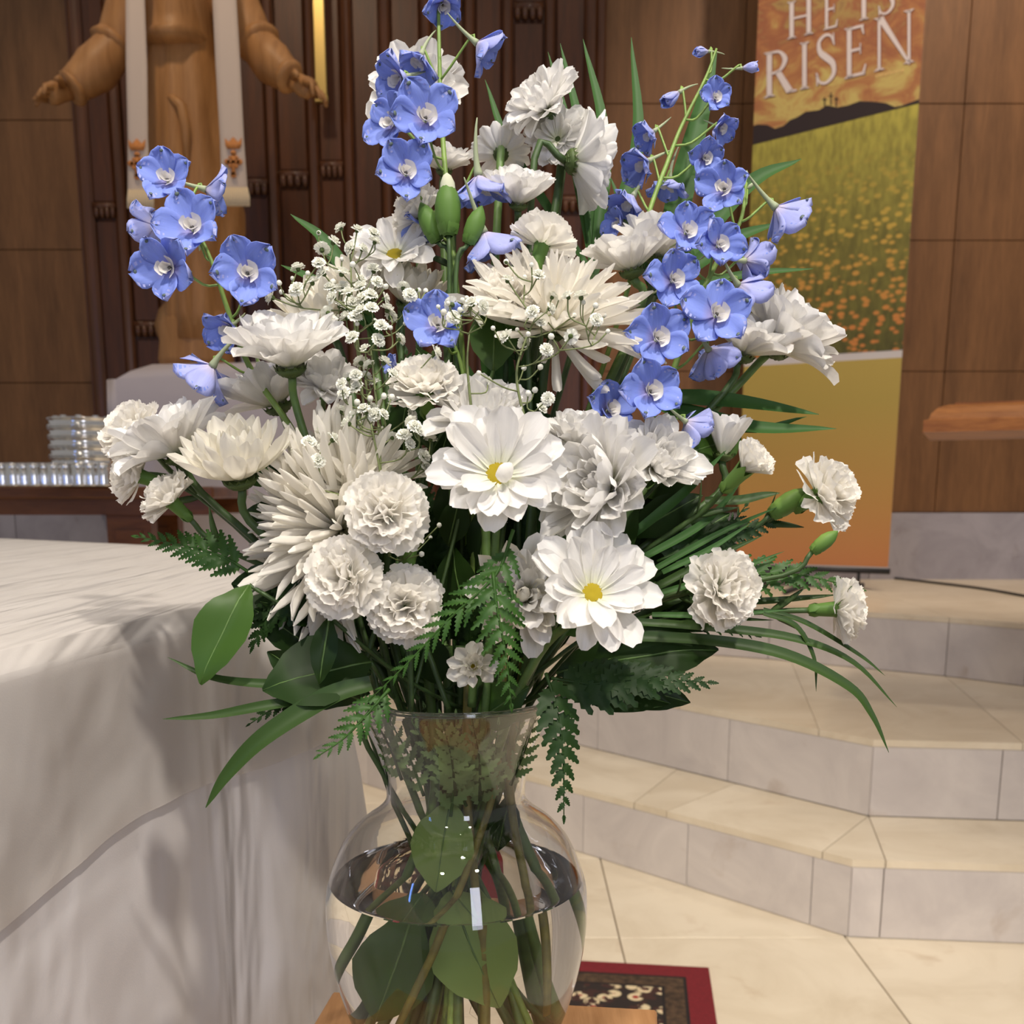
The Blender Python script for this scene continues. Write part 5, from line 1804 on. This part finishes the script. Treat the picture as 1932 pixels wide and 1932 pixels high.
# delphinium sprays
delphinium('short blue delphinium spray in front of the statue’s robe', [(352, 395, .60), (398, 490, .60), (430, 585, .605), (470, 690, .61), (545, 800, .615)],
  [(315, 338, .595, 54, (.02, .1, 1), .25), (362, 428, .585, 66, (.02, .05, 1), .15), (318, 505, .585, 62, (-.3, -.3, .9), .3), (467, 515, .585, 64, (.15, -.12, .95), .45),
   (398, 360, .61, 52, (.75, -.15, -.15), .6), (285, 428, .615, 50, (-.75, .0, -.45), .35), (430, 618, .60, 46, (-.35, -.55, .6), .6), (395, 700, .60, 64, (-.55, -.6, -.35), .45), (492, 695, .62, 40, (.3, -.8, -.2), .7)])
delphinium('tall blue delphinium spray rising to the top edge', [(826, -60, .635), (828, 60, .63), (832, 200, .63), (842, 350, .625), (855, 480, .62), (872, 660, .62)],
  [(835, 10, .63, 42, (.2, -.75, .5), .8), (908, 88, .62, 52, (.72, -.5, -.15), .6), (792, 112, .625, 48, (-.25, -.85, .15), .7), (752, 148, .615, 52, (-.6, -.45, .45), .5), (738, 232, .61, 52, (-.55, -.1, .7), .35),
   (803, 222, .60, 66, (.12, -.05, 1), .25), (766, 325, .60, 58, (.15, -.05, 1), .4), (905, 345, .61, 70, (.15, -.85, -.32), .55), (918, 452, .605, 72, (.35, -.78, -.35), .5), (790, 425, .625, 40, (-.5, -.6, .3), .6)],
  [(838, -20, .63, 22, (.3, .8, .2))])
delphinium('low blue delphinium stem with one floret amid baby’s breath', [(828, 600, .60), (868, 680, .605), (885, 800, .615)],
  [(826, 613, .572, 60, (-.05, .12, 1), .4), (745, 690, .60, 26, (-.6, .2, .5), .9)])
delphinium('slender blue delphinium spray before the banner and brown wall', [(1352, 92, .645), (1330, 150, .645), (1285, 240, .645), (1258, 310, .64), (1225, 400, .635), (1180, 560, .63)],
  [(1332, 97, .645, 26, (-.95, -.1, .2), 1), (1406, 128, .64, 28, (.9, -.1, .35), 1), (1276, 178, .645, 36, (-.75, -.6, .2), .92), (1350, 184, .635, 33, (.1, -.15, .95), .5), (1360, 242, .635, 32, (.4, -.6, .6), .6),
   (1228, 252, .645, 38, (-.72, -.6, .15), .85), (1330, 298, .63, 38, (.25, -.35, .85), .6), (1216, 308, .64, 46, (-.75, -.5, .2), .7), (1262, 345, .65, 44, (-.1, -.85, -.1), .7), (1190, 378, .64, 50, (-.5, -.85, .1), .75), (1168, 422, .645, 34, (-.75, -.2, .4), .7)], rs=.0013)
delphinium('full blue delphinium spray arching beside the banner meadow', [(1408, 345, .60), (1396, 420, .60), (1350, 500, .60), (1305, 600, .60), (1262, 720, .605), (1200, 850, .61)],
  [(1366, 356, .59, 52, (-.4, -.05, .9), .3), (1472, 400, .60, 62, (.7, -.55, -.2), .55), (1296, 436, .59, 54, (.1, .0, 1), .3), (1357, 462, .585, 50, (.2, -.1, .95), .55), (1271, 528, .585, 56, (.2, -.1, .95), .3),
   (1412, 492, .605, 46, (.7, .15, -.4), .4), (1398, 545, .605, 54, (.55, -.45, -.45), .35), (1353, 592, .58, 64, (.05, .02, 1), .15), (1241, 638, .58, 62, (.18, .0, 1), .3), (1342, 668, .60, 54, (.45, -.4, -.5), .4),
   (1228, 738, .575, 62, (.18, -.08, 1), .3), (1150, 772, .59, 54, (.35, .1, .85), .5), (1300, 800, .595, 46, (.6, -.3, -.4), .5)],
  [(1415, 352, .60, 16, (.6, .5, .2)), (1408, 330, .60, 14, (.1, .9, .2))])

# baby's breath
c5 = lambda L: [(500 + x * .207, 400 + y * .207) for x, y in L]
c1_ = lambda L: [(640 + x * .331, 640 + y * .331) for x, y in L]
c6 = lambda L: [(860 + x * .207, 380 + y * .207) for x, y in L]
gyp('uppermost baby’s breath spray in front of the reredos', [(690, 800, .60), (672, 640, .592), (664, 560, .588), (662, 500, .588)],
    c5([(690, 150), (625, 275), (520, 340), (490, 470), (780, 330), (890, 340), (985, 200), (840, 165), (300, 515), (430, 640), (290, 710), (60, 780), (590, 690), (530, 560), (700, 560), (1000, 270)]),
    c5([(490, 190), (250, 605), (130, 645), (150, 730), (700, 430), (390, 560), (620, 640), (800, 480)]))
gyp('dense middle baby’s breath spray over the cream mums', [(705, 830, .585), (690, 720, .58), (675, 640, .575), (680, 580, .575)],
    c5([(710, 690), (865, 620), (870, 690), (680, 855), (960, 760), (570, 920), (890, 790), (970, 880), (1090, 790), (1115, 890), (1145, 955), (1260, 690), (1320, 760), (990, 530), (1020, 640), (620, 780), (760, 740), (820, 960), (740, 960), (640, 990), (880, 900), (790, 830)]),
    c5([(1275, 1015), (1000, 990), (1400, 715), (1465, 720), (1100, 680), (840, 1020)]))
gyp('lower baby’s breath spray beside the upper centre carnation', [(720, 960, .575), (715, 820, .57), (706, 720, .567), (700, 660, .565)],
    c5([(1230, 1160), (1030, 1170), (915, 1250), (870, 1370), (1090, 1370), (950, 1400), (700, 1570), (830, 1490), (840, 1600), (920, 1500), (1160, 1480), (690, 1830), (820, 1860), (900, 1800), (1000, 1850), (1330, 1860), (1550, 1280), (800, 1150), (1060, 1040), (760, 1520), (720, 1650), (1000, 1560)]),
    c5([(840, 1735), (1085, 1680), (1145, 1055), (960, 1700)]))
gyp('baby’s breath spray around the upright spider mum', [(735, 1050, .57), (725, 940, .565), (712, 860, .56), (700, 800, .558)],
    c1_([(80, 440), (130, 400), (200, 400), (250, 430), (410, 470), (430, 500), (370, 550), (400, 600), (480, 670), (300, 560), (10, 410), (520, 570), (50, 480), (450, 520), (500, 740), (160, 420)]) + [(606, 815), (583, 835), (612, 848), (570, 885), (583, 915), (629, 829), (600, 870), (560, 850)],
    c1_([(255, 320), (300, 330), (570, 1060), (520, 1130), (470, 1225), (430, 1140)]))
gyp('open baby’s breath spray across the great spider mum', [(1000, 830, .555), (975, 720, .552), (985, 660, .55), (1010, 600, .55)],
    c6([(465, 1235), (625, 1290), (825, 1355), (700, 1010), (770, 1100), (950, 860), (1020, 870), (1140, 870), (1280, 1080), (1050, 1230), (470, 720), (840, 1800), (780, 1890), (750, 680), (860, 980), (880, 870)]),
    c6([(460, 550), (690, 580), (630, 690), (340, 1155), (560, 1170), (660, 1210), (620, 1520), (770, 1510), (210, 1565), (660, 1750), (720, 1720), (870, 1230), (1160, 920), (1080, 1040), (1275, 950), (1355, 1040), (1385, 1185)]))
gyp('small baby’s breath spray touching the lone blue floret', [(890, 780, .565), (882, 690, .56), (885, 630, .557)],
    c6([(190, 1100), (150, 930), (290, 970), (120, 970), (240, 960), (290, 1650), (-20, 1060), (-40, 940)]), c6([(60, 900), (100, 880), (40, 990), (-70, 930), (-110, 1010), (-160, 960)]))

# palm fans
palm('palm fan with narrow blades at the top against the reredos', (1120, 520, .67), [(915, 150, .68, 26, (968, 290)), (1034, 98, .69, 26, (1075, 260)), (1057, 82, .69, 30, (1098, 270)), (1100, 74, .69, 34, (1140, 270)), (1191, 70, .69, 36, (1200, 290))], 30)
palm('palm fan behind the slender blue spray', (1235, 560, .665), [(1352, 100, .68, 62, (1300, 300)), (1512, 300, .66, 46, (1400, 360)), (1535, 507, .65, 26, (1400, 520)), (1470, 420, .655, 40, (1370, 460)), (1560, 600, .65, 20, (1400, 600)), (1150, 330, .68, 30)], 30)
palm('palm fan spreading flat across the yellow banner panel', (1200, 745, .64), [(1545, 782, .63, 44, (1380, 758)), (1578, 809, .625, 40, (1400, 804)), (1522, 786, .635, 26, (1400, 810)), (1450, 865, .63, 30)], 34)
palm('palm fan at the outer side by the statue', (720, 640, .655), [(548, 404, .66, 34, (625, 470)), (530, 500, .665, 30, (610, 540)), (590, 438, .67, 24)], 30)
palm('dark palm fan inside the bouquet below the spider mum', (960, 900, .63), [(850, 640, .62, 60), (940, 560, .63, 70), (1000, 640, .62, 60), (900, 600, .625, 44)], 50)

# ferns that show
frond('bright fern frond sweeping down across the front to the rim', [(968, 1000, .53), (935, 1085, .525), (850, 1165, .525), (770, 1250, .53), (700, 1318, .535)], 70, 13, slim=.5, lean=46)
frond('bright fern frond hanging below the double daisy', [(930, 1080, .525), (938, 1150, .522), (955, 1240, .525), (965, 1335, .53)], 72, 9, slim=.6, lean=38)
frond('fern tip hanging outside the rim over the altar cloth', [(735, 1300, .545), (690, 1350, .54), (650, 1392, .538), (598, 1428, .535)], 60, 7, slim=.6)
frond('toothed fern frond hanging down beside the vase neck', [(1030, 1270, .54), (1048, 1330, .535), (1062, 1420, .533), (1064, 1546, .532)], 66, 8, slim=1.0, lean=40, dark=True)
frond('fern frond lying out over the steps beside the rim', [(1040, 1280, .55), (1120, 1290, .55), (1230, 1282, .55), (1345, 1288, .55)], 84, 11, slim=.9, dark=True)
frond('fern frond reaching out under the profile carnation', [(1290, 1090, .575), (1400, 1085, .575), (1510, 1085, .57), (1625, 1112, .57)], 78, 11, slim=.7)
frond('dark fern frond between the carnations over the steps', [(1240, 1060, .59), (1330, 1020, .59), (1400, 1000, .59), (1465, 985, .59)], 74, 10, dark=True)
frond('feathery fern frond pointing over the altar top', [(470, 1080, .59), (420, 1050, .59), (350, 1030, .595), (255, 1012, .60)], 70, 10, slim=.7)
frond('fern frond drooping below the shaggy spider mum', [(620, 1110, .58), (560, 1130, .58), (510, 1160, .58), (475, 1225, .58)], 74, 9, dark=True)
frond('fern frond edging the dark leaves over the altar cloth', [(640, 1290, .57), (580, 1310, .57), (520, 1335, .57), (468, 1368, .57)], 46, 8, dark=True)
# broad leaves that show
salal('large green leaf hanging over the altar cloth', (470, 1104, .57), (372, 1278, .555), 112, 0, (-.15, .2, .95))
salal('broad dark leaf low at the altar side of the rim', (700, 1250, .57), (500, 1290, .555), 150, 1, (-.1, .35, .9))
salal('broad dark leaf under the low side leaf', (680, 1320, .58), (505, 1240, .57), 110, 2, (-.1, -.3, .9))
salal('narrow dark leaf hanging under the tucked carnation', (622, 1165, .555), (602, 1285, .55), 52, 1, (.1, .2, .9))
salal('dark leaf jutting over the steps beneath the lower open daisy', (1150, 1250, .57), (1350, 1215, .565), 112, 2, (.1, .45, .8))
salal('dark rounded leaf over the steps beside the vase rim', (1060, 1290, .575), (1262, 1318, .57), 90, 2, (.1, .3, .9))
salal('pale leaf leaning out over the vase rim', (905, 1360, .60), (985, 1300, .575), 86, 0, (.1, .3, .9))
salal('green leaf behind the carnation on the great spider mum', (930, 700, .60), (935, 570, .60), 96, 0, (.0, .2, .9))
salal('green leaf behind the half closed daisy', (1290, 860, .62), (1400, 820, .63), 90, 0, (.2, .3, .9))
# grasses
GG = 'grass blades of the bouquet'
blade('broad grass blade arching down over the altar cloth', [(700, 1290, .56), (620, 1315, .555), (500, 1390, .55), (430, 1460, .55), (388, 1524, .55)], 42, group=GG)
blade('thin grass blade pointing straight out over the altar cloth', [(640, 1310, .565), (500, 1332, .56), (400, 1350, .56), (306, 1357, .56)], 22, group=GG)
blade('thin grass blade rising slightly over the altar cloth', [(640, 1290, .57), (510, 1291, .57), (400, 1278, .57), (316, 1240, .57)], 20, group=GG)
blade('long grass blade curving highest over the steps', [(1150, 1170, .57), (1350, 1185, .57), (1500, 1205, .57), (1610, 1250, .57), (1692, 1334, .57)], 20, group=GG)
blade('wide grass blade curving lowest over the steps', [(1150, 1200, .565), (1330, 1208, .565), (1480, 1235, .565), (1600, 1295, .565), (1645, 1350, .565), (1677, 1420, .565)], 26, group=GG)
blade('short thin grass blade hanging under the profile carnation', [(1440, 1158, .57), (1500, 1180, .57), (1535, 1240, .57), (1540, 1305, .57)], 12, group=GG)
blade('thin grass blade crossing beneath the outer carnation', [(1440, 1150, .575), (1520, 1175, .575), (1620, 1235, .575), (1670, 1275, .575)], 12, group=GG)
blade('dark blade along the outermost carnation calyx', [(1290, 1130, .58), (1420, 1135, .58), (1520, 1128, .58), (1580, 1122, .58)], 16, group=GG)
blade('grass blade lying against the orange banner panel', [(1330, 945, .59), (1390, 945, .59), (1440, 935, .59), (1472, 930, .59)], 22, group=GG)
for i, (x0, y0_, x1, y1, x2, y2, wd_, l) in enumerate(((1200, 1060, 1330, 985, 1405, 900, 18, 'rising to the half open carnation'), (1190, 1100, 1350, 1010, 1470, 955, 14, 'running to the orange panel carnation'), (1180, 1140, 1330, 1060, 1440, 1010, 18, 'ending before the orange panel foot'),
        (1170, 1180, 1300, 1120, 1420, 1060, 20, 'passing over the carnation above the steps'), (1200, 1200, 1330, 1170, 1460, 1170, 16, 'lying along the top step edge'), (1180, 1020, 1290, 930, 1370, 850, 22, 'pointing to the half closed daisy'))):
    blade(f'narrow green leaf {l}', [(x0, y0_, .59), (x1, y1, .586), (x2, y2, .582)], wd_, R.choice([M_palm, M_blade]), group='narrow leaves between the carnation stems', name='narrow_leaf')
frond('dark feathery sprig behind the half open carnation', [(1230, 1080, .60), (1310, 1040, .60), (1370, 1000, .60), (1410, 950, .60)], 66, 10, dark=True, slim=.6)
frond('dark feathery sprig under the carnation above the steps', [(1190, 1180, .595), (1270, 1165, .595), (1350, 1175, .59), (1430, 1200, .59)], 62, 9, dark=True, slim=.6)
for i, (a, b_, l) in enumerate((((1250, 1080), (1420, 985), 'upper'), ((1240, 1120), (1480, 1040), 'middle'), ((1230, 1160), (1490, 1150), 'lower'))):
    blade(f'slim carnation leaf over the steps, {l} of three', [(a[0], a[1], .575), ((a[0]+b_[0])/2, (a[1]+b_[1])/2 + 6, .573), (b_[0], b_[1], .572)], 14, M_palm, group='slim leaves between the carnation stems')

# dark greenery packed inside the bouquet
RI = random.Random(3)
for i in range(34):
    a = RI.uniform(0, 6.28); q = math.sqrt(RI.random())
    x = 860 + 430 * q * math.cos(a); y = 1010 + 270 * q * math.sin(a)
    d = .625 + .04 * RI.random() + .03 * (abs(x - 860) / 430)
    dx, dy = (x - 862), (y - 1330)
    ln = math.hypot(dx, dy) or 1
    k_ = RI.uniform(120, 210)
    e = (x + dx / ln * k_ * .5, y + dy / ln * k_ * .5)
    s = (x - dx / ln * k_ * .5, y - dy / ln * k_ * .5)
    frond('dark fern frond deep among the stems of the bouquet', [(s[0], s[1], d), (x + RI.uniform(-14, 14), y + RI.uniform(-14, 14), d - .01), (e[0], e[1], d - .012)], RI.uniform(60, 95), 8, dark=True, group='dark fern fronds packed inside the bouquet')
for i, (x, y, ang, ln_, d) in enumerate(((1080, 1180, -30, 170, .585), (1120, 1230, 0, 190, .59), (1180, 1120, -20, 170, .60), (1150, 1290, 12, 150, .59), (1230, 1150, 5, 160, .60), (1050, 1270, -15, 170, .59), (1240, 1060, -35, 160, .61),
        (640, 1180, 200, 150, .59), (600, 1230, 215, 140, .595), (660, 1140, 170, 150, .60), (560, 1120, 190, 120, .605), (700, 1270, 195, 150, .59), (1190, 1010, -30, 150, .61), (1120, 1080, -60, 150, .60))):
    an = rad(ang)
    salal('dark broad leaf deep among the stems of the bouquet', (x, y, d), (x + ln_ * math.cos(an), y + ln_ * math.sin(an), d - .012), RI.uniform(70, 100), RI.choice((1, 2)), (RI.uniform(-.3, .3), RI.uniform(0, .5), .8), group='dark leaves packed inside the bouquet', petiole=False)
for i in range(40):
    a = RI.uniform(0, 6.28); q = math.sqrt(RI.random())
    x = 870 + 400 * q * math.cos(a); y = 1040 + 290 * q * math.sin(a)
    if y > 1290: y = 1290
    d = .60 + .06 * RI.random()
    an = math.atan2(y - 1360, x - 862) + RI.uniform(-.5, .5)
    k_ = RI.uniform(90, 150)
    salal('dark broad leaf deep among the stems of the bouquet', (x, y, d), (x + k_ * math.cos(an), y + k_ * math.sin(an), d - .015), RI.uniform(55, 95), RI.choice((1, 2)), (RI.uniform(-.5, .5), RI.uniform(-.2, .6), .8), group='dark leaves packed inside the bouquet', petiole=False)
# greenery seen through the glass
def W(px, py, off):      # a point inside the vase: pixel on the axis plane, moved towards (-) or away (+)
    return onY(px, py, VY + off)
for i, (x0, y0_, x1, y1, off, w_) in enumerate(((880, 1520, 770, 1350, -.012, 44), (850, 1540, 860, 1345, -.02, 46), (900, 1530, 940, 1360, -.014, 40), (800, 1500, 730, 1345, .0, 36), (930, 1500, 985, 1350, .005, 38), (830, 1480, 800, 1330, .015, 46), (900, 1480, 920, 1330, .02, 40), (760, 1470, 700, 1340, -.01, 34), (960, 1480, 1010, 1345, -.012, 34), (860, 1500, 830, 1345, -.022, 48), (905, 1510, 890, 1350, -.02, 44))):
    frond('fern sprig standing in the neck of the glass vase', [W(x0, y0_, off - .012), W((x0+x1)/2 + 6, (y0_+y1)/2, off - .014), W(x1, y1, off * 1.3 - .02)], w_ * 1.35, 6, slim=.9, dark=(i > 4), group='fern sprigs inside the vase neck', in_vase=True)
def wleaf(label, b, tip, width, dark, nrm_, off0, off1):
    pb, pt = W(b[0], b[1], off0), W(tip[0], tip[1], off1)
    ax = pt - pb; L = ax.length; ax.normalize()
    nn = cdir(*nrm_); nn = (nn - ax * nn.dot(ax)).normalized()
    m_ = Matrix((ax, nn.cross(ax), nn)).transposed().to_4x4()
    t_ = root('salal_leaf', pb, label, 'leaf', 'broad leaves inside the vase')
    ob('blade', leaf_salal[dark], t_, m_ @ S3(L, metres(width, .62) / .66, L))
    kb = MB()
    co = leaf_salal[dark].vertices
    kb.tube([Vector((co[i*7+3].co.x * L, 0, co[i*7+3].co.z * L)) for i in range(0, 13, 2)], [.0009, .0008, .0007, .0006, .0005, .0004, .0002], 4)
    kb.build('midrib', M_stem, t_, m_)
wleaf('pale green leaf hanging in the vase across the water line', (850, 1510), (820, 1690), 118, 3, (0, .1, 1), -.022, -.035)
wleaf('bright green leaf drowned in the middle of the vase', (850, 1690), (930, 1880), 140, 3, (.15, .0, 1), -.02, -.035)
wleaf('dark green leaf drowned at the altar side of the vase', (800, 1720), (740, 1900), 130, 0, (-.2, .0, 1), -.01, -.02)
wleaf('dark leaf in the shoulder of the vase', (960, 1500), (940, 1610), 60, 1, (.2, .0, 1), 0, -.01)
# loose cut stems standing in the water
for i, (x0, y0_, x1, y1, o0, o1, r_, m_) in enumerate(((900, 1480, 990, 1960, 0, .02, .0028, M_stem), (960, 1480, 1010, 1900, -.01, -.03, .0026, M_stemb), (930, 1490, 760, 1930, -.025, -.045, .0022, M_stemb), (820, 1490, 690, 1830, 0, .0, .003, M_stem),
        (870, 1490, 850, 1985, .01, .03, .0034, M_stemd), (900, 1490, 960, 1985, .02, .03, .0036, M_stem), (850, 1490, 790, 1985, .01, -.01, .0034, M_stem), (830, 1490, 740, 1960, .02, .02, .003, M_stemd), (960, 1490, 1060, 1830, .01, .01, .0036, M_stem), (880, 1490, 905, 1985, -.02, -.03, .0028, M_stemb))):
    a, b_ = W(x0, y0_, o0), W(x1, y1, o1)
    b_.z = max(b_.z, Z_BOT + .012)
    up_ = a + (a - b_) * .25 + Vector((0, 0, .06))
    P = smooth_path([b_, b_.lerp(a, .5) + Vector((.003, 0, 0)), a, Vector((a.x + (a.x - VX) * .3, a.y + .0, Z_RIM + .03))], 5)
    words = ['thick green', 'thin brownish', 'thin crossing brown', 'green slanting', 'dark upright', 'pale upright', 'green middle', 'dark slanting', 'thick outward', 'thin front brown'][i]
    o_ = MB().tube([p - b_ for p in P], r_, 8).build('cut_stem', m_)
    o_.location = b_
    tag(o_, f'{words} cut stem standing in the vase water', 'stem', 'cut stems inside the vase')
